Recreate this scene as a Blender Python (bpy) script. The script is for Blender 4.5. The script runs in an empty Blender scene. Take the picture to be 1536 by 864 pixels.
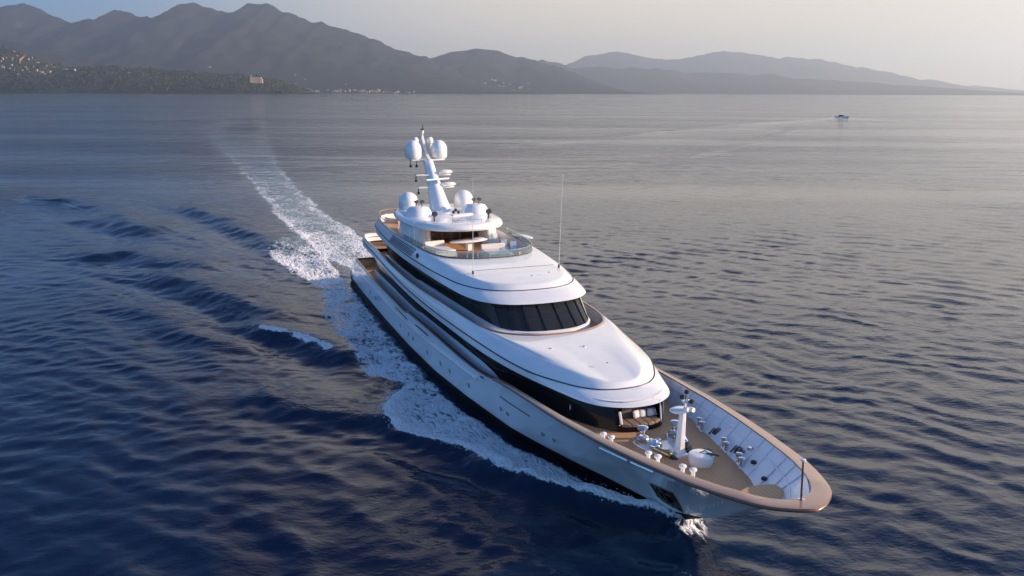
import bpy, bmesh, math, random
import numpy as np
from mathutils import Vector, Matrix

R = math.radians
SC = bpy.context.scene
COL = SC.collection
random.seed(7)
rng = np.random.default_rng(7)

# ------------------------------------------------------------------ camera
PSI, LATERAL, X0 = 0.3725, 25.68, 38.25          # yacht heading, its lateral offset and the distance of its stem
FX, FY = math.sin(PSI), -math.cos(PSI)           # forward direction of the yacht
PX, PY = math.cos(PSI), math.sin(PSI)            # port direction of the yacht
ORG = (-X0 * FX + LATERAL * PX, -X0 * FY + LATERAL * PY)   # yacht origin: stem at the waterline
YROT = math.atan2(FY, FX)

cam_d = bpy.data.cameras.new('camera')
cam = bpy.data.objects.new('camera', cam_d)
COL.objects.link(cam)
SC.camera = cam
cam_d.sensor_width = 36.0
cam_d.lens = 1252.6 / 1536 * 36.0
cam_d.clip_start = 0.5
cam_d.clip_end = 150000.0
pitch = math.atan((432 - 137.5) / 1252.6)
cam.matrix_world = (Matrix.Translation((0, 0, 25.0)) @ Matrix.Rotation(math.pi / 2 - pitch, 4, 'X')
                    @ Matrix.Rotation(0.0048, 4, 'Z'))

# ------------------------------------------------------------------ world, sun, exposure
SUN_AZ, SUN_EL = R(90), R(14.5)                   # azimuth clockwise from +Y
world = bpy.data.worlds.new('World')
SC.world = world
world.use_nodes = True
wn, wl = world.node_tree.nodes, world.node_tree.links
wn.clear()
sky = wn.new('ShaderNodeTexSky')
sky.sky_type = 'NISHITA'
sky.sun_disc = False
sky.sun_elevation = SUN_EL
sky.sun_rotation = SUN_AZ
sky.altitude = 0
sky.air_density = 1.0
sky.dust_density = 0.9
sky.ozone_density = 4.0
bg = wn.new('ShaderNodeBackground')
bg.inputs['Strength'].default_value = 0.085
wo = wn.new('ShaderNodeOutputWorld')
# the low sky is warmer and brighter towards the hazy right, dimmer towards the left; overhead it stays blue
tcw = wn.new('ShaderNodeTexCoord')
def wmath(op, x, y=None):
    nd = wn.new('ShaderNodeMath')
    nd.operation = op
    for i, v in enumerate((x, y)):
        if v is None:
            continue
        if isinstance(v, (int, float)):
            nd.inputs[i].default_value = v
        else:
            wl.new(v, nd.inputs[i])
    return nd.outputs[0]
def wramp(v, lo, hi):
    nd = wn.new('ShaderNodeMapRange')
    nd.interpolation_type = 'SMOOTHSTEP'
    nd.inputs[1].default_value, nd.inputs[2].default_value = lo, hi
    wl.new(v, nd.inputs[0])
    return nd.outputs[0]
def wmix(f, x, y, blend='MIX'):
    nd = wn.new('ShaderNodeMix')
    nd.data_type = 'RGBA'
    nd.blend_type = blend
    for k, v in ((0, f), (6, x), (7, y)):
        if isinstance(v, float):
            nd.inputs[k].default_value = v
        elif isinstance(v, tuple):
            nd.inputs[k].default_value = (*v, 1)
        else:
            wl.new(v, nd.inputs[k])
    return nd.outputs[2]
wsep = wn.new('ShaderNodeSeparateXYZ')
wl.new(tcw.outputs['Generated'], wsep.inputs[0])
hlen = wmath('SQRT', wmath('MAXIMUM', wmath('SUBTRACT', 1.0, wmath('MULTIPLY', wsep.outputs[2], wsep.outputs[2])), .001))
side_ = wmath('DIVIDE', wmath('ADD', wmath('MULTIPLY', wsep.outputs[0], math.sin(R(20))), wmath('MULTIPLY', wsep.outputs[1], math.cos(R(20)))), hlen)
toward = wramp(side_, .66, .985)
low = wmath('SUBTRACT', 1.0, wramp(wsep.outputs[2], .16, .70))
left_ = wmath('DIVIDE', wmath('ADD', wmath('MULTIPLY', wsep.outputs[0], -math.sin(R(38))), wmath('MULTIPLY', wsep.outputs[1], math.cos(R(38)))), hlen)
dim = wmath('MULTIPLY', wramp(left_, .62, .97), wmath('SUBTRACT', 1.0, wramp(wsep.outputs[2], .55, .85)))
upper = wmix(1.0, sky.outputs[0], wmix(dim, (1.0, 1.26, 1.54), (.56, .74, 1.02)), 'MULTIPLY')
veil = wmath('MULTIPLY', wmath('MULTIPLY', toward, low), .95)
glow = wmix(wramp(wsep.outputs[2], .09, .26), (6.2, 5.4, 4.3), (10.4, 9.2, 7.5))  # brighter sky above the view is added, to lighten the sea's reflection
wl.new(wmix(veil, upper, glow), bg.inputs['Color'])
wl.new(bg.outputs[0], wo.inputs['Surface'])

sun_d = bpy.data.lights.new('sun', 'SUN')
sun_d.energy = 5.0
sun_d.angle = R(0.6)
sun_d.color = (1.0, 0.72, 0.47)
sun = bpy.data.objects.new('sun', sun_d)
COL.objects.link(sun)
sdir = Vector((math.sin(SUN_AZ) * math.cos(SUN_EL), math.cos(SUN_AZ) * math.cos(SUN_EL), math.sin(SUN_EL)))
sun.rotation_euler = sdir.to_track_quat('Z', 'Y').to_euler()
sun.location = (60, 60, 80)

SC.view_settings.view_transform = 'Standard'
SC.view_settings.look = 'None'
SC.view_settings.exposure = 0.95
SC.view_settings.gamma = 1.0
SC.render.engine = 'CYCLES'
SC.cycles.use_denoising = True
SC.cycles.max_bounces = 8
SC.cycles.transparent_max_bounces = 12
SC.cycles.volume_bounces = 0
SC.cycles.sample_clamp_indirect = 6.0


# ------------------------------------------------------------------ node helpers and materials
def mat(name, base=(.8, .8, .8), rough=.5, metal=0., coat=0., ior=1.5, spec=.5):
    m = bpy.data.materials.new(name)
    m.use_nodes = True
    b = m.node_tree.nodes['Principled BSDF']
    b.inputs['Base Color'].default_value = (*base, 1)
    b.inputs['Roughness'].default_value = rough
    b.inputs['Metallic'].default_value = metal
    b.inputs['IOR'].default_value = ior
    b.inputs['Specular IOR Level'].default_value = spec
    if coat:
        b.inputs['Coat Weight'].default_value = coat
        b.inputs['Coat Roughness'].default_value = .03
    return m


class NT:
    """small shortcut round a node tree"""
    def __init__(s, m):
        s.t = m.node_tree
        s.n, s.l = s.t.nodes, s.t.links
        s.bsdf = s.n.get('Principled BSDF')
        s.out = s.n.get('Material Output')

    def new(s, typ, **kw):
        nd = s.n.new(typ)
        for k, v in kw.items():
            if k.startswith('i_'):
                key = k[2:].replace('_', ' ')
                nd.inputs[key].default_value = v
            else:
                setattr(nd, k, v)
        return nd

    def link(s, a, b):
        s.l.new(a, b)

    def math(s, op, a, b=None, clamp=False):
        nd = s.n.new('ShaderNodeMath')
        nd.operation = op
        nd.use_clamp = clamp
        for i, v in enumerate((a, b)):
            if v is None:
                continue
            if isinstance(v, (int, float)):
                nd.inputs[i].default_value = v
            else:
                s.l.new(v, nd.inputs[i])
        return nd.outputs[0]

    def mixc(s, f, a, b):
        nd = s.n.new('ShaderNodeMix')
        nd.data_type = 'RGBA'
        for key, v in ((0, f), (6, a), (7, b)):
            if isinstance(v, (int, float)):
                nd.inputs[key].default_value = v
            elif isinstance(v, tuple):
                nd.inputs[key].default_value = (*v, 1)
            else:
                s.l.new(v, nd.inputs[key])
        return nd.outputs[2]

    def ramp(s, f, lo, hi, smooth=True):
        nd = s.n.new('ShaderNodeMapRange')
        nd.interpolation_type = 'SMOOTHSTEP' if smooth else 'LINEAR'
        nd.clamp = True
        nd.inputs[1].default_value = lo
        nd.inputs[2].default_value = hi
        s.l.new(f, nd.inputs[0])
        return nd.outputs[0]

    def obj_coords(s, scale=(1, 1, 1), rot=(0, 0, 0)):
        tc = s.n.new('ShaderNodeTexCoord')
        mp = s.n.new('ShaderNodeMapping')
        mp.inputs['Scale'].default_value = scale
        mp.inputs['Rotation'].default_value = rot
        s.l.new(tc.outputs['Object'], mp.inputs['Vector'])
        return mp.outputs[0]

    def noise(s, vec, scale, detail=3, rough=.5, dist=0.):
        nd = s.n.new('ShaderNodeTexNoise')
        nd.inputs['Scale'].default_value = scale
        nd.inputs['Detail'].default_value = detail
        nd.inputs['Roughness'].default_value = rough
        nd.inputs['Distortion'].default_value = dist
        s.l.new(vec, nd.inputs['Vector'])
        return nd.outputs['Fac']

    def bump(s, h, strength, dist, normal=None):
        nd = s.n.new('ShaderNodeBump')
        nd.inputs['Strength'].default_value = strength
        nd.inputs['Distance'].default_value = dist
        s.l.new(h, nd.inputs['Height'])
        if normal is not None:
            s.l.new(normal, nd.inputs['Normal'])
        return nd.outputs['Normal']


def paint(name, c, var=.03, rough=.18, coat=.6, wav=.0015):
    """gloss paint with faint fairing waves and slight soiling"""
    m = mat(name, c, rough, coat=coat)
    t = NT(m)
    v = t.obj_coords()
    n = t.noise(v, .35, 4)
    c2 = tuple(x * (1 - var * 2.2) for x in c)
    t.link(t.mixc(t.ramp(n, .35, .7), c, c2), t.bsdf.inputs['Base Color'])
    t.link(t.bump(t.noise(v, .55, 1), .6, wav * 10), t.bsdf.inputs['Normal'])
    return m


def teak(name, a, b, rough=.6, plank=.14, coat=0., along='x', seams=.75):
    m = mat(name, a, rough, coat=coat)
    t = NT(m)
    v = t.obj_coords((1, 1, 1))
    grain = t.noise(t.obj_coords((.6, 9, 3)), 1.0, 4)
    blot = t.noise(v, .7, 3)
    sep = t.new('ShaderNodeSeparateXYZ')
    t.link(v, sep.inputs[0])
    y = sep.outputs['Y' if along == 'x' else 'X']
    fr = t.math('FRACT', t.math('DIVIDE', y, plank))
    seam = t.math('LESS_THAN', t.math('ABSOLUTE', t.math('SUBTRACT', fr, .5)), .05)
    col = t.mixc(t.math('ADD', t.math('MULTIPLY', grain, .6), t.math('MULTIPLY', blot, .4)), a, b)
    col = t.mixc(t.math('MULTIPLY', seam, seams), col, (.03, .025, .02))
    t.link(col, t.bsdf.inputs['Base Color'])
    return m


M = {}
M['white'] = paint('white_gelcoat', (.80, .80, .80))
M['hull'] = paint('white_hull_paint', (.80, .80, .81), var=.01, rough=.14, coat=1.0, wav=.004)
M['lining'] = paint('bulwark_lining_paint', (.76, .77, .79), rough=.3, coat=.2)
M['boot'] = mat('black_boot_top', (.006, .007, .009), .45, spec=.12)
M['groove'] = mat('dark_groove', (.03, .035, .05), .5)
M['blackglass'] = mat('black_window_glass', (.003, .0035, .005), .10, ior=1.5, spec=.14)
M['blackpaint'] = mat('black_gloss_paint', (.006, .007, .009), .12, spec=.25)
M['teak'] = teak('teak_deck', (.64, .36, .18), (.48, .265, .13), .65, plank=.25)
M['teakcap'] = teak('varnished_teak_cap', (.37, .20, .13), (.28, .145, .095), .3, plank=.45, coat=.7, seams=0.)
M['redline'] = mat('dark_mahogany_trim', (.10, .035, .025), .3, coat=.5)
M['chrome'] = mat('polished_stainless', (.72, .72, .74), .12, metal=1.)
M['bronze'] = mat('bronze_gear', (.42, .30, .17), .3, metal=1.)
M['dark'] = mat('dark_rubber', (.02, .02, .022), .55)
M['chain'] = mat('dark_steel_chain', (.10, .085, .075), .45, metal=.7)
M['cushion'] = mat('taupe_cushion', (.22, .155, .115), .9)
M['cushion_back'] = mat('brown_backrest', (.12, .085, .075), .9)
M['pillow'] = mat('white_pillow_cloth', (.70, .70, .72), .95)
M['pad'] = mat('cream_sunpad', (.72, .66, .60), .9)
M['tan'] = mat('tan_upholstery', (.36, .20, .10), .85)
M['bar'] = teak('dark_bar_joinery', (.16, .10, .06), (.09, .055, .03), .4, plank=.6)
M['lamp_red'] = mat('red_port_lamp', (.4, .03, .02), .3)
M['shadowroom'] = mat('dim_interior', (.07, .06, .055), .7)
M['screen'] = mat('console_grey', (.10, .11, .13), .35)

for k, s, sc in (('cushion', .4, 14), ('pad', .3, 9), ('pillow', .4, 16), ('tan', .3, 10), ('cushion_back', .3, 12)):
    t = NT(M[k])
    t.link(t.bump(t.noise(t.obj_coords(), sc, 3), s, .02), t.bsdf.inputs['Normal'])


def glass_mat(name, tint, mix, rough=.02):
    m = bpy.data.materials.new(name)
    m.use_nodes = True
    t = NT(m)
    tr = t.new('ShaderNodeBsdfTransparent')
    tr.inputs['Color'].default_value = (*tint, 1)
    b = t.bsdf
    b.inputs['Base Color'].default_value = (*(c * .25 for c in tint), 1)
    b.inputs['Roughness'].default_value = rough
    mx = t.new('ShaderNodeMixShader')
    mx.inputs[0].default_value = mix
    t.link(tr.outputs[0], mx.inputs[1])
    t.link(b.outputs[0], mx.inputs[2])
    t.link(mx.outputs[0], t.out.inputs['Surface'])
    return m


M['clear'] = glass_mat('greenish_screen_glass', (.72, .90, .88), .45)
M['tinted'] = glass_mat('tinted_bridge_glass', (.22, .25, .29), .40)


# ------------------------------------------------------------------ mesh helpers
class MB:
    """collects shapes and links them as ONE mesh object"""
    def __init__(s):
        s.v, s.f = [], []

    def add(s, v, f):
        o = len(s.v)
        s.v += [tuple(map(float, p)) for p in v]
        s.f += [tuple(i + o for i in q) for q in f]
        return s

    def box(s, c, d, rz=0., ry=0., rx=0., taper=1.0):
        m = Matrix.Rotation(rz, 3, 'Z') @ Matrix.Rotation(ry, 3, 'Y') @ Matrix.Rotation(rx, 3, 'X')
        vs = []
        for z in (-.5, .5):
            k = taper if z > 0 else 1.
            for x, y in ((-.5, -.5), (.5, -.5), (.5, .5), (-.5, .5)):
                p = m @ Vector((x * d[0] * k, y * d[1] * k, z * d[2]))
                vs.append((c[0] + p.x, c[1] + p.y, c[2] + p.z))
        return s.add(vs, [(3, 2, 1, 0), (4, 5, 6, 7), (0, 1, 5, 4), (1, 2, 6, 5), (2, 3, 7, 6), (3, 0, 4, 7)])

    def lathe(s, c, prof, n=20, sx=1., sy=1., rz=0., tilt=None):
        """prof: (radius, z) bottom to top"""
        vs, fs = [], []
        T = tilt or Matrix.Identity(3)
        for r, z in prof:
            for k in range(n):
                a = 2 * math.pi * k / n
                p = Matrix.Rotation(rz, 3, 'Z') @ Vector((r * math.cos(a) * sx, r * math.sin(a) * sy, z))
                p = T @ p
                vs.append((c[0] + p.x, c[1] + p.y, c[2] + p.z))
        for j in range(len(prof) - 1):
            for k in range(n):
                k2 = (k + 1) % n
                fs.append((j * n + k, j * n + k2, (j + 1) * n + k2, (j + 1) * n + k))
        fs.append(tuple(range(n - 1, -1, -1)))
        fs.append(tuple((len(prof) - 1) * n + k for k in range(n)))
        return s.add(vs, fs)

    def tube(s, pts, r, n=8, r2=None, flat=1.0):
        pts = [Vector(p) for p in pts]
        vs, fs = [], []
        for i, p in enumerate(pts):
            d = (pts[min(i + 1, len(pts) - 1)] - pts[max(i - 1, 0)]).normalized()
            up = Vector((0, 0, 1)) if abs(d.z) < .95 else Vector((1, 0, 0))
            a = d.cross(up).normalized()
            b = a.cross(d)
            rr = r if r2 is None else r + (r2 - r) * i / (len(pts) - 1)
            for k in range(n):
                t = 2 * math.pi * k / n
                q = p + a * (rr * math.cos(t)) + b * (rr * flat * math.sin(t))
                vs.append(tuple(q))
        for i in range(len(pts) - 1):
            for k in range(n):
                k2 = (k + 1) % n
                fs.append((i * n + k, (i + 1) * n + k, (i + 1) * n + k2, i * n + k2))
        fs.append(tuple(range(n)))
        fs.append(tuple((len(pts) - 1) * n + k for k in range(n - 1, -1, -1)))
        return s.add(vs, fs)

    def loft(s, rings, wrap=True, cap0=False, cap1=False):
        n = len(rings[0])
        vs = [p for r in rings for p in r]
        fs = []
        for j in range(len(rings) - 1):
            for k in range(n if wrap else n - 1):
                k2 = (k + 1) % n
                fs.append((j * n + k, j * n + k2, (j + 1) * n + k2, (j + 1) * n + k))
        if cap0:
            fs.append(tuple(range(n - 1, -1, -1)))
        if cap1:
            fs.append(tuple((len(rings) - 1) * n + k for k in range(n)))
        return s.add(vs, fs)

    def prism(s, poly, z0, z1):
        n = len(poly)
        lo = [(p[0], p[1], z0) for p in poly]
        hi = [(p[0], p[1], z1) for p in poly]
        return s.loft([lo, hi], True, True, True)

    def build(s, name, m, parent=None, smooth=35, bevel=0., sub=0, loc=None):
        me = bpy.data.meshes.new(name)
        me.from_pydata(s.v, [], s.f)
        bm = bmesh.new()
        bm.from_mesh(me)
        bmesh.ops.delete(bm, geom=[v for v in bm.verts if not v.link_faces], context='VERTS')
        bmesh.ops.recalc_face_normals(bm, faces=bm.faces)
        bm.to_mesh(me)
        bm.free()
        me.materials.append(m)
        o = bpy.data.objects.new(name, me)
        COL.objects.link(o)
        if parent is not None:
            o.parent = parent
        if loc is not None:
            o.location = loc
        if smooth:
            me.polygons.foreach_set('use_smooth', [True] * len(me.polygons))
            me.set_sharp_from_angle(angle=R(smooth))
        if bevel:
            b = o.modifiers.new('bevel', 'BEVEL')
            b.width = bevel
            b.segments = 2
            b.limit_method = 'ANGLE'
        if sub:
            b = o.modifiers.new('subdivision', 'SUBSURF')
            b.levels = b.render_levels = sub
        return o


def empty(name, loc=(0, 0, 0), rz=0., parent=None):
    o = bpy.data.objects.new(name, None)
    COL.objects.link(o)
    o.location = loc
    o.rotation_euler = (0, 0, rz)
    if parent is not None:
        o.parent = parent
    return o


def tag(o, label=None, cat=None, group=None, kind=None):
    for k, v in (('label', label), ('category', cat), ('group', group), ('kind', kind)):
        if v:
            o[k] = v
    return o


def to_world(x, l, z=0.):
    s = x
    return Vector((ORG[0] + s * FX + l * PX, ORG[1] + s * FY + l * PY, z))


def crom(ctrl, m=6, sym0=True, sym1=False):
    """Catmull-Rom through control points; sym0 mirrors in l at the start"""
    P = [np.array(p, float) for p in ctrl]
    f = np.array([1, -1, 1.])
    pre = P[1] * f if sym0 else 2 * P[0] - P[1]
    post = P[-2] * f if sym1 else 2 * P[-1] - P[-2]
    Q = [pre] + P + [post]
    out = []
    for i in range(1, len(Q) - 2):
        p0, p1, p2, p3 = Q[i - 1:i + 3]
        for k in range(m):
            t = k / m
            out.append(.5 * (2 * p1 + (p2 - p0) * t + (2 * p0 - 5 * p1 + 4 * p2 - p3) * t * t + (3 * p1 - p0 - 3 * p2 + p3) * t ** 3))
    out.append(P[-1])
    return np.array(out)


def ring(ctrl, m=6):
    """closed symmetric plan ring from a half outline (port side, front centre to aft centre)"""
    h = crom(ctrl, m, True, True)
    st = h[1:-1][::-1] * np.array([1, -1, 1.])
    return np.vstack([h, st])


def inset(rg, d, z=None):
    """offset a closed ring inwards by d in plan"""
    p = rg[:, :2]
    t = np.roll(p, -1, 0) - np.roll(p, 1, 0)
    t /= np.linalg.norm(t, axis=1)[:, None] + 1e-9
    n = np.stack([-t[:, 1], t[:, 0]], 1)
    c = p.mean(0)
    if ((c - p) * n).sum() < 0:
        n = -n
    q = rg.copy()
    q[:, :2] += n * d
    if z is not None:
        q[:, 2] = z
    return q


def across(rg):
    """fill between the port and the starboard half of a ring, as strips"""
    n = len(rg)
    h = n // 2
    fs = [(0, 1, n - 1)]
    for i in range(1, h - 1):
        fs.append((i, i + 1, n - i - 1, n - i))
    fs.append((h - 1, h, h + 1))
    return [tuple(p) for p in rg], fs


def lerp(a, b, t):
    return a + (b - a) * t


def itp(x, xs, ys):
    return np.interp(x, xs, ys)


# ================================================================== SEA
def smooth01(t):
    t = np.clip(t, 0, 1)
    return t * t * (3 - 2 * t)


def grow(start, end, s0, k, smax):
    out, s, x = [], s0, start
    while x < end:
        s = min(s * k, smax)
        x += s
        out.append(x)
    return out


gy = list(np.arange(-90, 26, 2.)) + list(np.arange(26, 118, .25))
gy += grow(gy[-1], 1500, .25, 1.007, 900)
gy += grow(gy[-1], 30500, gy[-1] - gy[-2], 1.03, 900)
gr_ = grow(47, 620, .25, 1.014, 900)
gr_ += grow(gr_[-1], 24000, gr_[-1] - gr_[-2], 1.05, 900)
gx = [-v for v in gr_][::-1] + list(np.arange(-47, 47.01, .25)) + gr_
gx, gy = np.array(gx), np.array(gy)
XX, YY = np.meshgrid(gx, gy)
DX = np.maximum(np.gradient(gx)[None, :], np.gradient(gy)[:, None])
XX, YY, DX = XX.ravel(), YY.ravel(), DX.ravel()
ZZ = np.zeros_like(XX)
# yacht coordinates of every sea point
SX = (XX - ORG[0]) * FX + (YY - ORG[1]) * FY
SL = (XX - ORG[0]) * PX + (YY - ORG[1]) * PY


def vnoise(x, y, seed=0):
    xi, yi = np.floor(x), np.floor(y)
    xf, yf = x - xi, y - yi
    u, v = xf * xf * (3 - 2 * xf), yf * yf * (3 - 2 * yf)

    def h(a, b):
        t = np.sin(a * 127.1 + b * 311.7 + seed * 74.7) * 43758.5453
        return t - np.floor(t)
    return lerp(lerp(h(xi, yi), h(xi + 1, yi), u), lerp(h(xi, yi + 1), h(xi + 1, yi + 1), u), v)


def fbm(x, y, o=4, seed=0):
    s, a, t = 0, .5, 0
    for k in range(o):
        s = s + a * vnoise(x * 2 ** k + 17 * k, y * 2 ** k - 9 * k, seed + k)
        t += a
        a *= .5
    return s / t


# wake tables (yacht coordinates)
OUT_X = [-112, -106, -99, -85, -77, -70, -62, -56, -49, -43.5, -36.5, -32.7, -31.2, -29.8, -28, -26.1, -23.2, -21.1, -18.8, -16.4, -13.1, -9.5, -8.5, -6.9, -5.6, -3.7, -2.2, -1.4, -.5, .8]
OUT_L = [7, 12, 14.4, 13.8, 12.4, 10.6, 11.0, 12.0, 12.6, 12.6, 12.1, 11.6, 10.4, 9.4, 10.2, 11.4, 12.8, 13.1, 12.4, 10.7, 8.8, 7.6, 6.6, 5.8, 4.8, 3.5, 2.5, 1.7, .9, .3]
HULL_X = [-73.4, -62, -48, -38, -30, -23, -15.8, -10.8, -6, -3.1, -.5]
HULL_L = [5.9, 6.3, 6.55, 6.6, 6.3, 5.55, 4.4, 2.8, 1.55, .75, .05]
LW_X = [-1000, -860, -738, -621, -498, -396, -289, -179, -119, -91, -79, -72]
LW_L = [40, 22, 9, -4, -11, -12.5, -10.5, -9.6, -9.0, -7.4, -6.0, -5.6]
RW_X = [-1000, -860, -731, -623, -533, -489, -254, -175, -133, -100, -85, -72]
RW_L = [80, 58, 46, 39, 29, 22, 5.5, 2.0, 2.2, 3.4, 4.6, 5.6]

near = (DX < 8)
dist = np.hypot(XX, YY)
# in the wake, wind waves are smoothed
wl_, wr_ = itp(SX, LW_X, LW_L), itp(SX, RW_X, RW_L)
wc = (wl_ + wr_) / 2
whw = (wr_ - wl_) / 2
inwake = np.where(SX < -60, smooth01(1.25 - np.abs(SL - wc) / (whw + 1.5)), 0) * smooth01((SX + 1000) / 350)
# --- wind waves
NW = 110
main_dir = math.atan2(.80, .52)
waves = []
for i in range(NW):
    lam = .9 * (6.5 / .9) ** rng.random()
    spread = .42 if lam > 2.5 else .75
    th = main_dir + rng.normal(0, spread)
    if i % 4 == 0:
        th = math.atan2(.75, -.7) + rng.normal(0, .5)
    slope = .0125 * (lam / 4.0) ** .10 * (1.25 if 2.0 < lam < 4.8 else (.95 if lam < 2.0 else .5))
    amp = slope * lam / (2 * math.pi)
    waves.append((lam, th, amp, rng.random() * 6.283))
patch = .75 + .5 * fbm(XX / 60 + 3, YY / 90, 3, 5)
calm = 1 - .7 * inwake
geo = np.zeros_like(XX)
wsum = 0
idx = np.where(near)[0]
xn, yn, dn = XX[idx], YY[idx], DX[idx]
zn, hx, hy = np.zeros_like(xn), np.zeros_like(xn), np.zeros_like(xn)
# gentle domain warp so that crests are short and bent
wx = xn + 2.2 * (fbm(xn / 9, yn / 9, 2, 11) - .5) * 2
wy = yn + 2.2 * (fbm(xn / 9 + 40, yn / 9, 2, 12) - .5) * 2
for lam, th, amp, ph in waves:
    k = 2 * math.pi / lam
    fade = smooth01((lam / dn - 2.6) / 2.5)
    a = (wx * math.cos(th) + wy * math.sin(th)) * k + ph
    zn += amp * fade * np.cos(a)
    sn = np.sin(a) * amp * fade * .7
    hx -= sn * math.cos(th)
    hy -= sn * math.sin(th)
amp_mod = patch[idx] * calm[idx]
ZZ[idx] += zn * amp_mod
# how much of the shading waves the mesh already carries
geo[idx] = smooth01((4.0 / dn - 2.6) / 2.5)
HX, HY = np.zeros_like(XX), np.zeros_like(XX)
HX[idx], HY[idx] = hx * amp_mod, hy * amp_mod


def poly_dist(px, py, pts):
    """signed distance to a polyline (positive on its left) and arc position 0..1"""
    best = np.full(px.shape, 1e9)
    sgn = np.zeros_like(px)
    arc = np.zeros_like(px)
    L = [0]
    for a, b in zip(pts[:-1], pts[1:]):
        L.append(L[-1] + math.dist(a, b))
    for i, (a, b) in enumerate(zip(pts[:-1], pts[1:])):
        dx, dy = b[0] - a[0], b[1] - a[1]
        q = dx * dx + dy * dy
        t = np.clip(((px - a[0]) * dx + (py - a[1]) * dy) / q, 0, 1)
        ex, ey = px - (a[0] + t * dx), py - (a[1] + t * dy)
        d = np.hypot(ex, ey)
        m = d < best
        best = np.where(m, d, best)
        sgn = np.where(m, np.sign(dx * ey - dy * ex), sgn)
        arc = np.where(m, (L[i] + t * math.sqrt(q)) / L[-1], arc)
    return best * sgn, arc


foam = np.zeros_like(XX)
aer = np.zeros_like(XX)
zone = np.where((SX > -260) & (SX < 25) & (np.abs(SL) < 75))[0]
zx, zl = SX[zone], SL[zone]
jit = (fbm(zx / 7, zl / 7, 3, 21) - .5) * 4
jit2 = (fbm(zx / 2.2, zl / 2.2, 3, 23) - .5) * 1.6
# diverging wave ridges on the starboard side: (points, height, front width, back width)
RIDGES = [
    ([(-92, -33), (-81.1, -28.7), (-74.7, -25.0), (-66.6, -21.4), (-58.6, -18.2), (-54.6, -15.7), (-50, -13.6)], .95, 2.6, 5.0),
    ([(-168, -31), (-152.6, -25.3), (-140.7, -21.0), (-128.6, -18.4), (-115.3, -15.2), (-103.1, -12.4), (-92, -11)], .85, 2.6, 5.0),
    ([(-200, -63), (-181.7, -57.5), (-175.5, -50.6), (-158.9, -43.2), (-132.1, -35.5), (-122.6, -31.2), (-112, -27)], .8, 3.0, 6.0),
    ([(-112, -44), (-102.6, -39.8), (-102.3, -34.2), (-93.3, -29.2), (-89.2, -25.1), (-82, -22)], .6, 2.4, 4.5),
    ([(-150, -50), (-141.4, -41.8), (-128.0, -35.3), (-118.6, -30.6)], .5, 2.4, 4.5),
    ([(-58, -23.5), (-52.2, -19.9), (-48.0, -17.8), (-45.3, -16.1), (-42.3, -14.6), (-39.7, -13.5), (-34, -11)], .75, 1.6, 4.0),
    ([(-70, -34), (-60, -29), (-50, -25), (-42, -21.5)], .4, 2.2, 4.0),
    ([(-34, -24), (-28, -19), (-22.6, -13.8), (-18, -11)], .35, 1.8, 3.2),
]
for pts, h, wf, wb in RIDGES:
    d, arc = poly_dist(zx, zl + jit * .5, pts)
    # crest line runs forward; the outer (starboard) side is its right
    prof = np.where(d > 0, np.exp(-(d / wb) ** 2), np.exp(-(d / wf) ** 2)) - .45 * np.exp(-((d + wf * 1.9) / (wf * 1.2)) ** 2)
    ZZ[zone] += h * prof * smooth01(arc / .25) * smooth01((1 - arc) / .2) * (.7 + .6 * fbm(zx / 6, zl / 6, 2, 31))
# small breaking crests
for pts, dens in (([(-52.2, -19.9), (-48.0, -17.8), (-45.3, -16.1), (-42.3, -14.6), (-39.7, -13.5)], 1.0),):
    d, arc = poly_dist(zx, zl + jit * .5, pts)
    br = np.exp(-((d + .25) / .5) ** 2) * (.35 + 1.0 * smooth01((fbm(zx / 2.6, zl / 2.6, 2, 77) - .38) / .2))
    foam[zone] = np.maximum(foam[zone], dens * br * smooth01(arc / .15) * smooth01((1 - arc) / .15))
# bow wave sheet, both sides
side = np.sign(zl)
al = np.abs(zl)
outb = .45 + itp(zx, OUT_X, OUT_L) + jit * np.clip(-zx / 30, .05, .45) + jit2 * np.clip(-zx / 20, .08, .5)
hull = itp(zx, HULL_X, HULL_L)
gap = itp(zx, [-80, -60, -40, -30, -22, -15, -8, -3, 1], [.1, .1, .15, .2, .25, .3, .2, .1, .0])
valid = (zx < .6) & (zx > -113)
into = outb - al                                   # metres inside the outer edge
fromh = al - hull - gap * .5 + jit2 * .35
inside = smooth01(into / .8) * smooth01(fromh / .9) * valid
edge = np.exp(-((into - .7) / 1.1) ** 2)
base = itp(zx, [-113, -100, -88, -78, -70, -60, -50, -44, -38, -33, -29, -25, -20, -12, -5, 0],
           [.05, .36, .52, .54, .50, .52, .50, .50, .52, .56, .58, .52, .56, .68, .82, .95])
inner = np.exp(-np.clip(fromh, 0, 99) / 2.0)
edgew = itp(zx, [-60, -30, -22, -10, 0], [.05, .1, .40, .45, .3])
clump = fbm(zx / 3.6, zl / 1.9, 3, 61)
fb = inside * ((base + .16 * inner) * (.62 + .78 * clump) + edgew * edge)
foam[zone] = np.maximum(foam[zone], np.where(zx > -113, fb, 0))
sd_ = np.hypot((zx - .4) / 1.9, (zl - .35) / 1.25)
foam[zone] = np.maximum(foam[zone], .66 * np.exp(-sd_ ** 2) * (.6 + .7 * fbm(zx / .9, zl / .9, 3, 91)))
ZZ[zone] += .40 * np.exp(-(sd_ / .9) ** 2)
aer[zone] = np.maximum(aer[zone], .75 * inside * smooth01(1.2 - into / 14))
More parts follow.
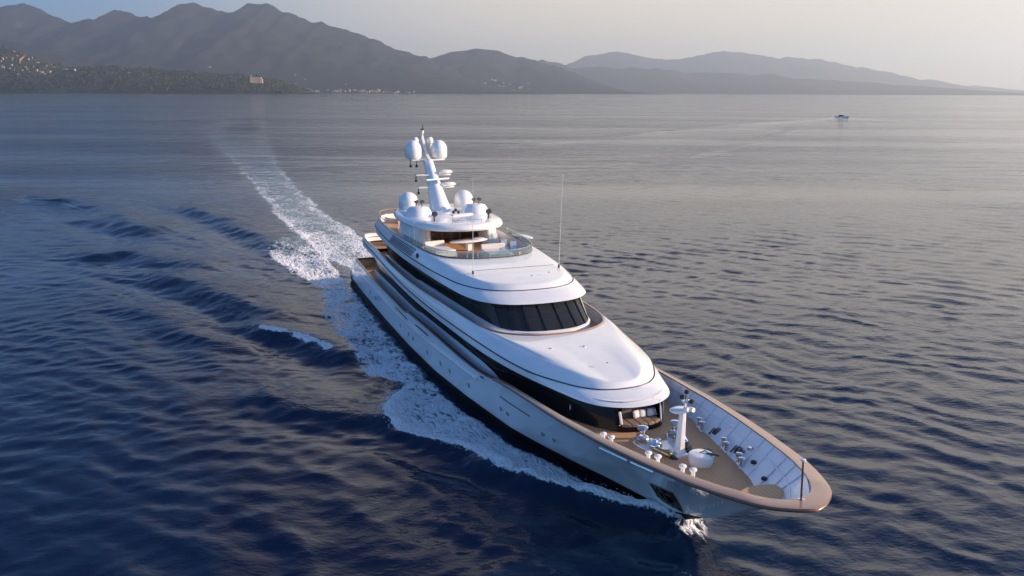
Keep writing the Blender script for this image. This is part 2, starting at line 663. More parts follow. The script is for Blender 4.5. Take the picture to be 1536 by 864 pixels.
# raised rolling lip of the bow wave, trough behind it
lip = itp(zx, [-40, -30, -24, -18, -10, -4, -1, 1], [.1, .15, .35, .65, 1.0, 1.15, 1.0, .7])
ZZ[zone] += valid * lip * np.exp(-((into - .9) / 1.25) ** 2) * (.75 + .5 * fbm(zx / 1.3, zl / 1.3, 3, 41))
ZZ[zone] -= valid * .35 * smooth01(into / 2.5) * np.exp(-np.clip(fromh, 0, 99) / 3.0) * smooth01((zx + 35) / 12)
ZZ[zone] += valid * inside * (.22 * (fbm(zx / .9, zl / .9, 3, 43) - .5) + .3 * (fbm(zx / 2.4, zl / 2.4, 2, 44) - .5))
# stern wake
wk = np.where((SX < -70) & (SX > -900))[0]
kx, kl = SX[wk], SL[wk]
cj = (fbm(kx / 9, kl / 6, 3, 51) - .5) * 5 + (fbm(kx / 3, kl / 2.5, 2, 52) - .5) * 2
L_, R_ = itp(kx, LW_X, LW_L), itp(kx, RW_X, RW_L)
a1, a2 = kl - L_ + cj * .5, R_ - kl + cj * .5
ins = smooth01(a1 / 1.6) * smooth01(a2 / 1.6) * smooth01((-70.5 - kx) / 2)
dens = itp(-kx, [70, 80, 95, 115, 140, 170, 210, 260, 330, 420, 560, 750], [.98, .90, .72, .60, .52, .45, .40, .35, .28, .20, .10, .0])
ed = np.exp(-(np.minimum(a1, a2) / 2.2) ** 2)
foam[wk] = np.maximum(foam[wk], ins * dens * (.70 + .50 * ed) * (.60 + .80 * fbm(kx / 5, kl / 2.4, 3, 62)))
aer[wk] = np.maximum(aer[wk], ins * itp(-kx, [70, 150, 280, 600], [1., .9, .65, 0]))
ZZ[wk] += ins * itp(-kx, [70, 90, 200, 400], [.35, .25, .10, 0]) * (fbm(kx / 2.0, kl / 2.0, 3, 53) - .45)
# the distant boat's wake: two low ridges (world coordinates)
BOAT = (341.0, 884.0)
fz = np.where((YY > 250) & (YY < 1100) & (XX > -150) & (XX < 620))[0]
for pts, h, w in (([(BOAT[0] - 6, BOAT[1] - 4), (174, 670), (91, 550), (36, 453), (-40, 340)], .75, 4.0),
                  ([(BOAT[0] - 2, BOAT[1] - 6), (219, 649), (126, 442), (69, 321), (40, 262)], .55, 4.0),
                  ([(BOAT[0] + 8, BOAT[1] - 6), (372, 800), (400, 720), (440, 640)], .5, 4.0)):
    d, arc = poly_dist(XX[fz], YY[fz], pts)
    ZZ[fz] += h * np.exp(-(d / w) ** 2) * (1 - arc) ** .6
d, arc = poly_dist(XX[fz], YY[fz], [(BOAT[0] - 4, BOAT[1] - 6), (197, 660), (109, 496), (53, 388), (10, 310)])
bw_ = 3 + 30 * arc
inwake[fz] = np.maximum(inwake[fz], .9 * smooth01(1.3 - np.abs(d) / bw_) * (1 - arc) ** .5)
d, arc = poly_dist(XX[fz], YY[fz], [(BOAT[0], BOAT[1] - 1), (BOAT[0] - 18, BOAT[1] - 40), (BOAT[0] - 60, BOAT[1] - 120)])
foam[fz] = np.maximum(foam[fz], .6 * np.exp(-(d / 2.5) ** 2) * (1 - arc))

XX2, YY2 = XX + HX, YY + HY
nx, ny = len(gx), len(gy)
co = np.stack([XX2, YY2, ZZ], 1).astype(np.float32)
ii = np.arange(nx * ny).reshape(ny, nx)
quads = np.stack([ii[:-1, :-1], ii[:-1, 1:], ii[1:, 1:], ii[1:, :-1]], -1).reshape(-1, 4).astype(np.int32)
me = bpy.data.meshes.new('sea')
me.vertices.add(len(co))
me.vertices.foreach_set('co', co.ravel())
me.loops.add(quads.size)
me.loops.foreach_set('vertex_index', quads.ravel())
me.polygons.add(len(quads))
me.polygons.foreach_set('loop_start', np.arange(0, quads.size, 4, dtype=np.int32))
me.polygons.foreach_set('use_smooth', np.ones(len(quads), bool))
me.update()
for nm, arr in (('foam', foam), ('aerated', aer), ('carried', geo), ('wake_calm', inwake)):
    at = me.attributes.new(nm, 'FLOAT', 'POINT')
    at.data.foreach_set('value', arr.astype(np.float32))


def sea_material():
    m = bpy.data.materials.new('sea_water')
    m.use_nodes = True
    t = NT(m)
    b = t.bsdf
    gp = t.new('ShaderNodeNewGeometry').outputs['Position']

    def mapped(sc, rot=0.):
        mp = t.new('ShaderNodeMapping')
        mp.inputs['Scale'].default_value = sc
        mp.inputs['Rotation'].default_value = (0, 0, rot)
        t.link(gp, mp.inputs['Vector'])
        return mp.outputs[0]

    def attr(n):
        nd = t.new('ShaderNodeAttribute', attribute_name=n)
        return nd.outputs['Fac']
    fo, ae, ca, wc_ = attr('foam'), attr('aerated'), attr('carried'), attr('wake_calm')
    # foam lace
    m1 = t.new('ShaderNodeMapping')
    m1.inputs['Rotation'].default_value = (0, 0, -YROT)
    t.link(gp, m1.inputs['Vector'])
    m2 = t.new('ShaderNodeMapping')
    m2.inputs['Scale'].default_value = (.52, 1.0, 1.0)
    t.link(m1.outputs[0], m2.inputs['Vector'])
    v = m2.outputs[0]
    n1 = t.noise(v, .75, 9, .66, .5)
    n2 = t.noise(v, 3.2, 6, .7, .5)
    vo = t.new('ShaderNodeTexVoronoi', feature='DISTANCE_TO_EDGE')
    vo.inputs['Scale'].default_value = 1.5
    wob = t.new('ShaderNodeTexNoise')
    wob.inputs['Scale'].default_value = 1.3
    wob.inputs['Detail'].default_value = 4
    t.link(v, wob.inputs['Vector'])
    vm = t.new('ShaderNodeVectorMath', operation='SCALE')
    vm.inputs['Scale'].default_value = 1.3
    t.link(wob.outputs['Color'], vm.inputs[0])
    va = t.new('ShaderNodeVectorMath', operation='ADD')
    t.link(v, va.inputs[0])
    t.link(vm.outputs[0], va.inputs[1])
    t.link(va.outputs[0], vo.inputs['Vector'])
    lace = t.math('SUBTRACT', 1.0, t.ramp(vo.outputs['Distance'], 0.0, .34, False))

    def ridged(sc, det, dist_):
        q = t.noise(va.outputs[0], sc, det, .6, dist_)
        return t.math('SUBTRACT', 1.0, t.math('MULTIPLY', t.math('ABSOLUTE', t.math('SUBTRACT', q, .5)), 5.0))
    rg1 = ridged(.9, 6, .3)
    rg2 = ridged(2.4, 5, .2)
    pat = t.math('ADD', t.math('MULTIPLY', rg1, .24), t.math('ADD', t.math('MULTIPLY', rg2, .17), t.math('ADD', t.math('MULTIPLY', lace, .20), t.math('ADD', t.math('MULTIPLY', n1, .32), t.math('MULTIPLY', n2, .25)))))
    val = t.math('ADD', pat, t.math('MULTIPLY', fo, .80))
    mask = t.math('MULTIPLY', t.ramp(val, .98, 1.22), t.ramp(fo, .02, .14))
    # water body
    deep = (.0022, .011, .036)
    teal = (.05, .235, .30)
    teal_f = t.math('MULTIPLY', ae, t.ramp(n1, .30, .72))
    col = t.mixc(t.math('MULTIPLY', teal_f, .75), deep, teal)
    t.link(col, b.inputs['Base Color'])
    b.inputs['IOR'].default_value = 1.333
    b.inputs['Roughness'].default_value = .07
    b.inputs['Specular IOR Level'].default_value = .41
    # ripples too small for the mesh, and the mesh's own scale where the mesh is coarse
    r1 = t.noise(mapped((1.0, 1.7, 1), -.55), 1.15, 3, .55)
    r2 = t.noise(mapped((1.0, 1.6, 1), .75), 2.6, 2, .5)
    big = t.noise(mapped((.5, 1.0, 1), -.35), .26, 5, .6)
    streak = t.noise(mapped((.0016, .010, 1), .05), 1.0, 4, .55)
    sl = t.ramp(streak, .38, .62)
    far = t.math('SUBTRACT', 1.0, ca)
    gust = t.math('ADD', .40, t.math('MULTIPLY', sl, 1.05))
    h = t.math('ADD', t.math('MULTIPLY', r1, .062), t.math('MULTIPLY', r2, .024))
    h = t.math('ADD', h, t.math('MULTIPLY', t.math('MULTIPLY', big, far), .62))
    roll = t.noise(mapped((.38, 1.0, 1), -.30), .095, 3, .5)
    h = t.math('ADD', h, t.math('MULTIPLY', t.math('MULTIPLY', roll, far), 1.3))
    h = t.math('MULTIPLY', h, t.math('SUBTRACT', 1.0, t.math('MULTIPLY', wc_, .78)))
    h = t.math('MULTIPLY', h, gust)
    nrm = t.bump(h, 1.0, 1.0)
    t.link(nrm, b.inputs['Normal'])
    fm = t.new('ShaderNodeBsdfDiffuse')
    fm.inputs['Color'].default_value = (.78, .80, .82, 1)
    t.link(t.bump(t.math('ADD', n2, lace), .8, .25), fm.inputs['Normal'])
    mx = t.new('ShaderNodeMixShader')
    t.link(mask, mx.inputs[0])
    t.link(b.outputs[0], mx.inputs[1])
    t.link(fm.outputs[0], mx.inputs[2])
    t.link(mx.outputs[0], t.out.inputs['Surface'])
    return m


me.materials.append(sea_material())
sea = bpy.data.objects.new('sea', me)
COL.objects.link(sea)
tag(sea, kind='structure')

# airborne spray along the breaking edge of the bow wave and over the stern churn
def spray():
    V, F, o = [], [], 0
    ov = np.array([(1, 0, 0), (-1, 0, 0), (0, 1, 0), (0, -1, 0), (0, 0, 1), (0, 0, -1)], float)
    of = np.array([(0, 2, 4), (2, 1, 4), (1, 3, 4), (3, 0, 4), (2, 0, 5), (1, 2, 5), (3, 1, 5), (0, 3, 5)])
    n = 2600
    for k in range(n):
        if k < 1900:
            x = -2.5 - 24.5 * random.random() ** 1.2
            l = -(float(np.interp(x, OUT_X, OUT_L)) + random.gauss(-.25, .3) - abs(random.gauss(0, .2)))
            base = .35 + .5 * float(np.interp(x, [-27, -12, -3, 0], [.1, .6, .9, .8]))
            z = base + abs(random.gauss(0, .22))
            r = random.uniform(.012, .04) * (1.6 if random.random() < .12 else 1)
        else:
            x = -73.5 - 16 * random.random()
            l = random.gauss(0, 3.2)
            z = .35 + abs(random.gauss(0, .25))
            r = random.uniform(.02, .07)
        w = to_world(x, l, z)
        V.append(ov * r * (.7 + .6 * rng.random((6, 1))) + np.array(w))
        F.append(of + o)
        o += 6
    mb = bpy.data.meshes.new('sea_spray')
    mb.from_pydata(np.vstack(V).tolist(), [], np.vstack(F).tolist())
    mb.materials.append(mat('spray_white', (.80, .82, .84), .9))
    ob = bpy.data.objects.new('sea_spray', mb)
    COL.objects.link(ob)
    tag(ob, 'fine white spray flying off the bow wave and stern wash', 'spray', kind='stuff')


spray()

# ================================================================== MOUNTAINS
def rock_mat(name, a, b, c, scale):
    m = mat(name, a, .95, spec=.1)
    t = NT(m)
    gp = t.new('ShaderNodeNewGeometry')
    n = t.new('ShaderNodeTexNoise')
    n.inputs['Scale'].default_value = scale
    n.inputs['Detail'].default_value = 6
    t.link(gp.outputs['Position'], n.inputs['Vector'])
    f = n.outputs['Fac']
    sep = t.new('ShaderNodeSeparateXYZ')
    t.link(gp.outputs['Normal'], sep.inputs[0])
    col = t.mixc(t.ramp(f, .35, .65), a, b)
    scar = t.math('MULTIPLY', t.ramp(f, .56, .70), t.ramp(sep.outputs['Z'], .80, .55))
    t.link(t.mixc(scar, col, c), t.bsdf.inputs['Base Color'])
    return m


M['forest'] = rock_mat('maquis_slope', (.010, .015, .014), (.018, .022, .019), (.13, .11, .10), .006)
M['darkhill'] = rock_mat('wooded_headland_ground', (.018, .026, .014), (.035, .040, .022), (.10, .085, .06), .012)


class Range:
    """one mountain range as a height field: crest table (X, height) at distance dr, foot at ds"""
    def __init__(s, name, tab, ds, dr, step, m, seed, rough=.16, back=2600, p=1.0, rel=1.0, foot_slope=0.):
        s.tab, s.ds, s.dr, s.seed, s.rough, s.p = tab, ds, dr, seed, rough, p
        s.rel, s.fs = rel, foot_slope
        xs = np.arange(tab[0][0], tab[-1][0] + step, step)
        t = np.concatenate([np.linspace(0, 1, 58), 1 + np.linspace(0.05, 1, 10)])
        X, T = np.meshgrid(xs, t)
        Y = np.where(T <= 1, s.foot(X) + T * (dr - s.foot(X)), dr + (T - 1) * back)
        Z = s.height(X, Y)
        Z = np.where(T > 1, s.crest(X) * (1 - (T - 1) ** 1.2) - 5, Z)
        n, k = len(xs), len(t)
        ii = np.arange(n * k).reshape(k, n)
        q = np.stack([ii[:-1, :-1], ii[:-1, 1:], ii[1:, 1:], ii[1:, :-1]], -1).reshape(-1, 4)
        mb = bpy.data.meshes.new(name)
        mb.from_pydata(np.stack([X, Y, Z], -1).reshape(-1, 3).tolist(), [], q.tolist())
        mb.polygons.foreach_set('use_smooth', [True] * len(mb.polygons))
        mb.materials.append(m)
        o = bpy.data.objects.new(name, mb)
        COL.objects.link(o)
        tag(o, kind='structure')
        s.obj = o

    def foot(s, X):
        return s.ds + s.fs * (X - s.tab[0][0]) + 180 * s.rel * (fbm(X / 900 / s.rel + s.seed, X * 0 + 3.3, 3, s.seed) - .5)

    def crest(s, X):
        a = np.array(s.tab, float)
        base = np.interp(X, a[:, 0], a[:, 1])
        top = a[:, 1].max()
        j = (fbm(X / 260 / s.rel, X * 0 + 1.7, 5, s.seed + 3) - .5) * 0.10 * top
        return np.maximum(base + j * np.clip(base / (.15 * top), 0, 1), -4)

    def height(s, X, Y):
        f = s.foot(X)
        t = np.clip((Y - f) / (s.dr - f), 0, 1)
        c = s.crest(X)
        w = np.sin(np.pi * np.clip(t, 0, 1)) ** .8
        rid = 1 - np.abs(2 * fbm(X / 1300 / s.rel + s.seed, Y / 2600 / s.rel, 5, s.seed) - 1)
        n2 = fbm(X / 420 / s.rel, Y / 800 / s.rel, 4, s.seed + 9) - .5
        prof = t ** s.p
        h = c * prof * (1 + w * (s.rough * 2.4 * (rid - .80) + s.rough * 1.2 * n2))
        return np.where(t <= 0, -3, np.maximum(h, -3 + 6 * t))


T_C = [(-10616, 1014), (-9111, 1115), (-8222, 1100), (-7617, 1179), (-7411, 1236), (-7261, 1256), (-7070, 1200), (-6835, 1097), (-6599, 1004), (-6395, 1052), (-6198, 1034), (-6059, 1129), (-5932, 1205), (-5854, 1196), (-5742, 1131), (-5596, 1112), (-5517, 1103), (-5402, 1066), (-5197, 1133), (-5060, 1228), (-4917, 1285), (-4790, 1267), (-4644, 1249), (-4450, 1193), (-4258, 1119), (-4104, 1195), (-3950, 1280), (-3870, 1290), (-3803, 1262), (-3742, 1281), (-3683, 1291), (-3509, 1226), (-3364, 1160), (-3170, 1086), (-2975, 1030), (-2680, 974), (-2484, 918), (-2091, 767), (-1696, 625), (-1398, 549), (-1149, 464), (-699, 271), (-95, 98), (309, 2)]
T_D = [(-2435, 212), (-1966, 383), (-1498, 575), (-1324, 609), (-1093, 666), (-919, 711), (-688, 745), (-458, 747), (-285, 714), (62, 604), (235, 583), (409, 539), (815, 440), (1166, 319), (1518, 185), (1988, 29), (2223, -4)]
T_E = [(-457, 287), (161, 530), (545, 710), (699, 741), (1086, 668), (1396, 565), (1628, 566), (2013, 613), (2478, 555), (2786, 587), (3560, 545), (4027, 473), (4490, 490), (5576, 435), (6038, 452), (6665, 350), (7598, 309), (8690, 239), (10096, 155), (11196, 55), (11830, -3)]
T_F = [(-206, 288), (660, 566), (1737, 864), (2057, 1032), (2378, 1159), (3344, 1288), (3668, 1248), (4102, 1167), (4970, 1046), (5828, 1133), (6466, 1281), (6786, 1324), (7327, 1285), (7762, 1225), (8197, 1165), (8414, 1145), (9062, 1127), (9926, 1110), (10586, 968), (11140, 824), (11354, 846), (12126, 703), (13234, 477), (13667, 479), (14338, 314), (14995, 275), (15651, 236), (15992, 132), (16292, 6)]
T_A = [(-5600, 560), (-4762, 440), (-4140, 364), (-3933, 298), (-3753, 226), (-3621, 200), (-3460, 191), (-3351, 202), (-3214, 213), (-3082, 187), (-2759, 168), (-2381, 154), (-2004, 119), (-1843, 82), (-1710, 41), (-1629, 8)]
T_T = [(-7400, 640), (-6303, 612), (-5403, 542), (-5024, 456), (-4866, 419), (-4645, 357), (-4457, 288), (-4299, 238), (-4142, 169), (-3800, 60)]
T_M = [(-8600, 850), (-7402, 789), (-5902, 598), (-5678, 548), (-5457, 475), (-5235, 402), (-5011, 343), (-4712, 255), (-4253, 197), (-3640, 125), (-3000, 60)]

far_hills = Range('far_hills', T_F, 23500, 28000, 70, M['forest'], 1, rough=.10, p=1.15, rel=1.0)
bay_hills = Range('bay_hills', T_E, 16500, 20000, 60, M['forest'], 2, rough=.12, p=1.15, rel=.8)
coast_hill = Range('coast_hill', T_D, 11300, 15000, 40, M['forest'], 4, rough=.18, p=1.2, rel=.6)
mountains = Range('mountains', T_C, 8900, 13000, 42, M['forest'], 5, rough=.20, p=1.3, rel=.55)
foothills = Range('foothills', T_M, 7600, 10000, 40, M['forest'], 6, rough=.16, rel=.6)
town_hill = Range('town_hill', T_T, 7000, 8500, 30, M['darkhill'], 7, rough=.12, rel=.6)
headland = Range('headland', T_A, 6350, 7000, 20, M['darkhill'], 8, rough=.18, rel=.35, back=500, p=.55)

# trees of the headland: one far-off wood
def far_wood():
    bm = bmesh.new()
    bmesh.ops.create_icosphere(bm, subdivisions=1, radius=1.0)
    bv = np.array([v.co[:] for v in bm.verts])
    bf = np.array([[v.index for v in f.verts] for f in bm.faces])
    bm.free()
    V, F, o = [], [], 0
    n = 8500
    xs = rng.uniform(-4700, -1660, n)
    ts = rng.random(n) ** .9
    keep_ = (xs > -3600) | (ts < .42) | (rng.random(n) < .25)
    xs, ts = xs[keep_], ts[keep_]
    f = headland.foot(xs)
    ys = f + 12 + ts * (7000 - f - 12)
    zs = headland.height(xs, ys)
    for x, y, z in zip(xs, ys, zs):
        r = random.choice((4, 5, 6, 7, 8, 11)) * random.uniform(.8, 1.2)
        s = np.array([r, r, r * random.uniform(.7, 1.15)])
        jitv = 1 + (rng.random(len(bv)) - .5)[:, None] * .5
        V.append(bv * jitv * s + (x, y, z + r * .45))
        F.append(bf + o)
        o += len(bv)
    mb = bpy.data.meshes.new('headland_wood')
    mb.from_pydata(np.vstack(V).tolist(), [], np.vstack(F).tolist())
    m = mat('dark_pine_foliage', (.022, .032, .016), .9, spec=.1)
    t = NT(m)
    gp = t.new('ShaderNodeNewGeometry').outputs['Position']
    nn = t.new('ShaderNodeTexNoise')
    nn.inputs['Scale'].default_value = .02
    t.link(gp, nn.inputs['Vector'])
    t.link(t.mixc(t.ramp(nn.outputs['Fac'], .4, .6), (.016, .024, .013), (.042, .050, .024)), t.bsdf.inputs['Base Color'])
    mb.materials.append(m)
    ob = bpy.data.objects.new('headland_wood', mb)
    COL.objects.link(ob)
    tag(ob, 'dark pine wood covering the low headland across the water', 'wood', kind='stuff')


far_wood()

# ------------------------------------------------------------------ houses on the shore
wall_cols = [(.32, .24, .17), (.34, .29, .23), (.28, .17, .11), (.36, .32, .27)]
M['walls'] = [mat('render_wall', c, .9) for c in wall_cols]
M['tiles'] = mat('clay_roof_tiles', (.30, .13, .075), .85)
M['hwin'] = mat('house_window_dark', (.03, .035, .04), .2)


def house_proto(w, d, h, k, flat=False):
    """small far house: walls and roof are one mesh each"""
    e = bpy.data.objects.new('house', None)
    mb = MB().box((0, 0, h / 2 - 2), (w, d, h + 4))
    wobj = mb.build('wall', M['walls'][k], e, smooth=0)
    if flat:
        rb = MB().box((0, 0, h + .35), (w + .6, d + .6, .7))
    else:
        rb = MB().add([(-w / 2 - .5, -d / 2 - .5, h), (w / 2 + .5, -d / 2 - .5, h), (w / 2 + .5, d / 2 + .5, h), (-w / 2 - .5, d / 2 + .5, h),
                       (-w / 2 + d * .4, 0, h + d * .28), (w / 2 - d * .4, 0, h + d * .28)],
                      [(0, 1, 5, 4), (1, 2, 5), (2, 3, 4, 5), (3, 0, 4), (3, 2, 1, 0)])
    robj = rb.build('roof', M['walls'][3] if flat else M['tiles'], e, smooth=0)
    return [e, wobj, robj]


PROTOS = [house_proto(14, 11, 7, 0), house_proto(18, 12, 9, 1), house_proto(12, 10, 7, 2), house_proto(26, 13, 14, 3, True), house_proto(20, 12, 12, 0, True)]
used_proto = set()


def place_house(x, y, z, k, rz, label, group, cat='house', sc=1.0):
    src = PROTOS[k]
    if k not in used_proto:
        used_proto.add(k)
        COL.objects.link(src[0])
        e = src[0]
    else:
        e = src[0].copy()
        COL.objects.link(e)
        for c in src[1:]:
            q = c.copy()
            q.parent = e
            COL.objects.link(q)
    e.location = (x, y, z)
    e.rotation_euler = (0, 0, rz)
    e.scale = (sc, sc, sc)
    tag(e, label, cat, group)
    return e


def scatter(rge, n, xr, yr, ks, label, group, cat='house', sc=(.8, 1.25), dens=None):
    for _ in range(n):
        for tries in range(30):
            x, y = random.uniform(*xr), random.uniform(*yr)
            if dens is None or random.random() < dens(x, y):
                break
        z = float(rge.height(np.array([x]), np.array([y]))[0])
        place_house(x, y, z, random.choice(ks), random.uniform(-.5, .5), label, group, cat, random.uniform(*sc))


scatter(headland, 110, (-4450, -3330), (6480, 6985), (0, 1, 2, 2, 4),
        'small warm-lit house on the terraced town slope at the far left shore', 'houses on the town slope',
        dens=lambda x, y: 0 if float(headland.height(np.array([x]), np.array([y]))[0]) < 120 + (x + 3400) * -.02 else (1 if x < -3700 else .35), sc=(.7, 1.15))
scatter(headland, 14, (-4000, -2100), (6560, 6900), (0, 1, 3),
        'small pale villa among the dark pines of the headland', 'villas in the headland wood', 'villa', sc=(.8, 1.2))
scatter(mountains, 62, (-2330, -1050), (8960, 9240), (0, 1, 3, 3, 4),
        'pale building in the shore town at the foot of the mountains', 'buildings of the shore town', 'building', sc=(.9, 1.5))
scatter(coast_hill, 24, (-560, 420), (11500, 12600), (1, 3, 4),
        'pale building of the village below the rounded coastal hill', 'buildings of the hill village', 'building', sc=(1.1, 1.8))
scatter(mountains, 12, (-4800, -1500), (9300, 10300), (0, 1, 2),
        'lone pale house high on the hazy mountain slope', 'houses on the mountain slope', 'house', sc=(1., 1.6))


def palace():
    """large warm stone building on the tip of the headland"""
    x, y = -1985., 6640.
    z = float(headland.height(np.array([x]), np.array([y]))[0]) + 6
    e = empty('palace', (x, y, z), .12)
    tag(e, 'large orange-lit stone palace near the tip of the dark headland', 'palace')
    MB().box((0, 0, 15), (84, 26, 46)).box((38, -2, 6), (26, 24, 36)).build('wall', mat('warm_limestone', (.62, .42, .28), .9), e, smooth=0)
    MB().box((0, 0, 39), (87, 29, 2.2)).box((38, -2, 25), (28, 26, 1.6)).build('roof', M['tiles'], e, smooth=0)
    MB().box((-36, 0, 44), (10, 14, 14)).build('tower', mat('warm_limestone_tower', (.60, .40, .27), .9), e, smooth=0)


palace()


# ------------------------------------------------------------------ far motor boat
def far_boat():
    e = empty('motor_boat', (BOAT[0], BOAT[1], 0.1), R(-22))
    e.scale = (.85, .85, .85)
    tag(e, 'small white motor boat with dark cabin far off under the right-hand hills', 'motor boat')
    sec = []
    for x, w, zd in ((-8, 2.0, 1.5), (-4, 2.2, 1.55), (0, 2.2, 1.7), (4, 1.7, 1.95), (6.6, .8, 2.2), (8, .06, 2.35)):
        sec.append([(x, -w, zd), (x, -w * .8, .1), (x, 0, -.5), (x, w * .8, .1), (x, w, zd)])
    MB().loft(sec, wrap=True, cap0=True, cap1=True).build('hull', M['white'], e)
    MB().box((-.6, 0, 2.5), (6.5, 3.0, 1.9), taper=.8).build('cabin', M['blackglass'], e, bevel=.1)
    MB().box((-1.4, 0, 3.6), (5.4, 3.0, .3)).build('roof', M['white'], e, bevel=.08)
    MB().box((-6, 0, 1.9), (2.4, 3.2, .7)).build('aft_seat', M['pad'], e, bevel=.08)
    MB().tube([(-2, 0, 3.7), (-2.3, 0, 5.6)], .12).build('mast', M['white'], e)


far_boat()

# ================================================================== YACHT
YACHT = empty('yacht', (ORG[0], ORG[1], 0), YROT)
tag(YACHT, 'long white superyacht with black window bands and teak foredeck, under way', 'yacht')


def part(mb, name, m, parent=YACHT, **kw):
    return mb.build(name, m, parent, **kw)


# ---------------------------------------------------------------- hull
CAPX = [-67.5, -66, -57, -48, -40, -38.9, -38.3, -30, -23, -19.5, -17.4, -15.2, -13, -10.8, -8, -5.3, -3.25, -1.25, .4, 2.44, 3.84, 5.75, 7.33, 8.18, 9.19, 9.95, 10.57, 10.85]
CAPL = [6.1, 6.25, 6.5, 6.58, 6.6, 6.6, 6.6, 6.5, 6.2, 6.02, 5.95, 5.9, 5.85, 5.75, 5.6, 5.45, 5.22, 4.98, 4.7, 4.34, 4.03, 3.6, 3.07, 2.7, 2.22, 1.66, .8, 0]
CAPZ = [4.1, 4.08, 3.98, 3.97, 3.92, 3.93, 4.17, 4.34, 4.2, 4.24, 4.44, 4.78, 5.02, 5.14, 5.28, 5.43, 5.55, 5.67, 5.77, 5.9, 6.0, 6.13, 6.24, 6.31, 6.38, 6.44, 6.49, 6.5]


def cap_l(x):
    return np.interp(x, CAPX, CAPL)


def cap_z(x):
    return np.interp(x, CAPX, CAPZ)


STEM_X, CAP_TIP, STERN_CAP = -.5, 10.3, -66.8
WLX = [-73.4, -70, -62, -48, -38, -30, -23, -15.8, -10.8, -6.5, -3.1, -1.4, -.5]
WLL = [5.7, 6.0, 6.3, 6.55, 6.55, 6.25, 5.5, 4.35, 2.85, 1.65, .8, .32, .03]


def stem_x(z):
    return np.interp(z, [-1.5, 0, .87, 1.98, 2.93, 3.65, 4.38, 5.1, 5.9, 6.5], [-.9, -.5, .85, 2.9, 4.45, 5.6, 6.75, 7.95, 9.3, 10.3])


def stern_x(z):
    return np.interp(z, [-1.5, .4, 1.0, 2.0, 3.0, 4.1], [-72.2, -72.9, -72.6, -71.1, -69.3, -66.9])


HCX = [c for c in CAPX if c < 4] + [5.75, 7.33, 8.18, 9.19, 9.8, 10.3]
HCL = [l for c, l in zip(CAPX, CAPL) if c < 4] + [3.45, 2.62, 2.05, 1.25, .65, .03]


def hull_point(q, z):
    """q: base station along the hull from transom (-66) to stem (-.5); z height"""
    X = q
    w = np.clip((X + 24) / 23.5, 0, 1) ** 1.7
    w2 = np.clip((-56 - X) / 10, 0, 1) ** 1.3
    x = X + (stem_x(z) - STEM_X) * w + (stern_x(z) - (-66)) * w2
    xw = X + (-72.9 + 66) * w2
    xc = X + (CAP_TIP - STEM_X) * w + (STERN_CAP + 66) * w2
    zc = cap_z(xc)
    t = np.clip(z / zc, 0, 1)
    b0 = np.interp(xw, WLX, WLL)
    b1 = np.interp(xc, HCX, HCL)
    p = np.interp(xc, [-30, -10, -5, -2.6, 1.4, 5, 10], [.75, .83, .98, 1.10, 1.4, 1.75, 1.9])
    b = b0 + (b1 - b0) * t ** p
    return x, b


QS = np.concatenate([np.linspace(-66, -24, 60), -24 + 23.5 * (np.linspace(0, 1, 74)[1:] ** .8)])
W_ = np.clip((QS + 24) / 23.5, 0, 1) ** 1.7
XC = QS + (CAP_TIP - STEM_X) * W_ + (STERN_CAP + 66) * np.clip((-56 - QS) / 10, 0, 1) ** 1.3
ZC = cap_z(XC)
BOOT = .85 + 1.0 * smooth01((XC - 7.8) / 3.0) * 1.0


def hull_row(fr, lo, hi):
    z = lo + (hi - lo) * fr
    x, b = hull_point(QS, z)
    return np.stack([x, b, z], 1)


def both(row):
    """starboard stern -> stem -> port stern"""
    return np.vstack([row * np.array([1, -1, 1]), row[::-1]])


rows = [both(hull_row(f, BOOT, ZC - .02)) for f in np.linspace(0, 1, 16)]
hullmb = MB().loft(rows, wrap=False)
n_ = len(rows[0])
# transom between the two sterns
for j in range(15):
    a = rows[j]
    b = rows[j + 1]
    hullmb.add([a[0], b[0], b[-1], a[-1]], [(0, 1, 2, 3)])
part(hullmb, 'hull', M['hull'], smooth=40)
rows = [both(hull_row(f, -1.4 + 0 * ZC, BOOT)) for f in np.linspace(0, 1, 6)]
bt = MB().loft(rows, wrap=False)
for j in range(5):
    a, b = rows[j], rows[j + 1]
    bt.add([a[0], b[0], b[-1], a[-1]], [(0, 1, 2, 3)])
part(bt, 'boot_top', M['boot'], smooth=40)


def hull_at(x, z, off=0.):
    """starboard hull surface point at station x and height z, pushed out by off"""
    lo, hi = -66.0, -.5
    for _ in range(40):
        mid = (lo + hi) / 2
        if hull_point(np.array([mid]), np.array([z]))[0][0] < x:
            lo = mid
        else:
            hi = mid
    b = hull_point(np.array([lo]), np.array([z]))[1][0]
    return (x, -(b + off), z)


# swim platform and aft quarter
sp = crom([(-73.9, 0, 0), (-73.85, 3, 0), (-73.5, 5.2, 0), (-72.9, 5.75, 0), (-71.9, 5.95, 0)], 5)
poly = [(p[0], p[1]) for p in sp] + [(p[0], -p[1]) for p in sp[::-1]][:-1]
part(MB().prism(poly, .75, 1.12), 'swim_platform', M['white'], bevel=.04)
part(MB().prism([(p[0] * .9975 - .1, p[1] * .96) for p in poly], 1.124, 1.15), 'swim_deck', M['teak'])


# rubbing strake: broad white knuckle along the side
def strake(s):
    pts = []
    for x in np.linspace(-60, -19.6, 60):
        z = np.interp(x, [-60, -52, -45, -38, -28, -22, -19.6], [3.05, 3.05, 2.98, 3.02, 3.25, 3.4, 3.42])
        p = hull_at(x, z, .03)
        pts.append((p[0], p[1] * s, z))
    return pts


for s in (1, -1):
    part(MB().tube(strake(s), .16, 8, flat=.8), 'rubbing_strake', M['white'])

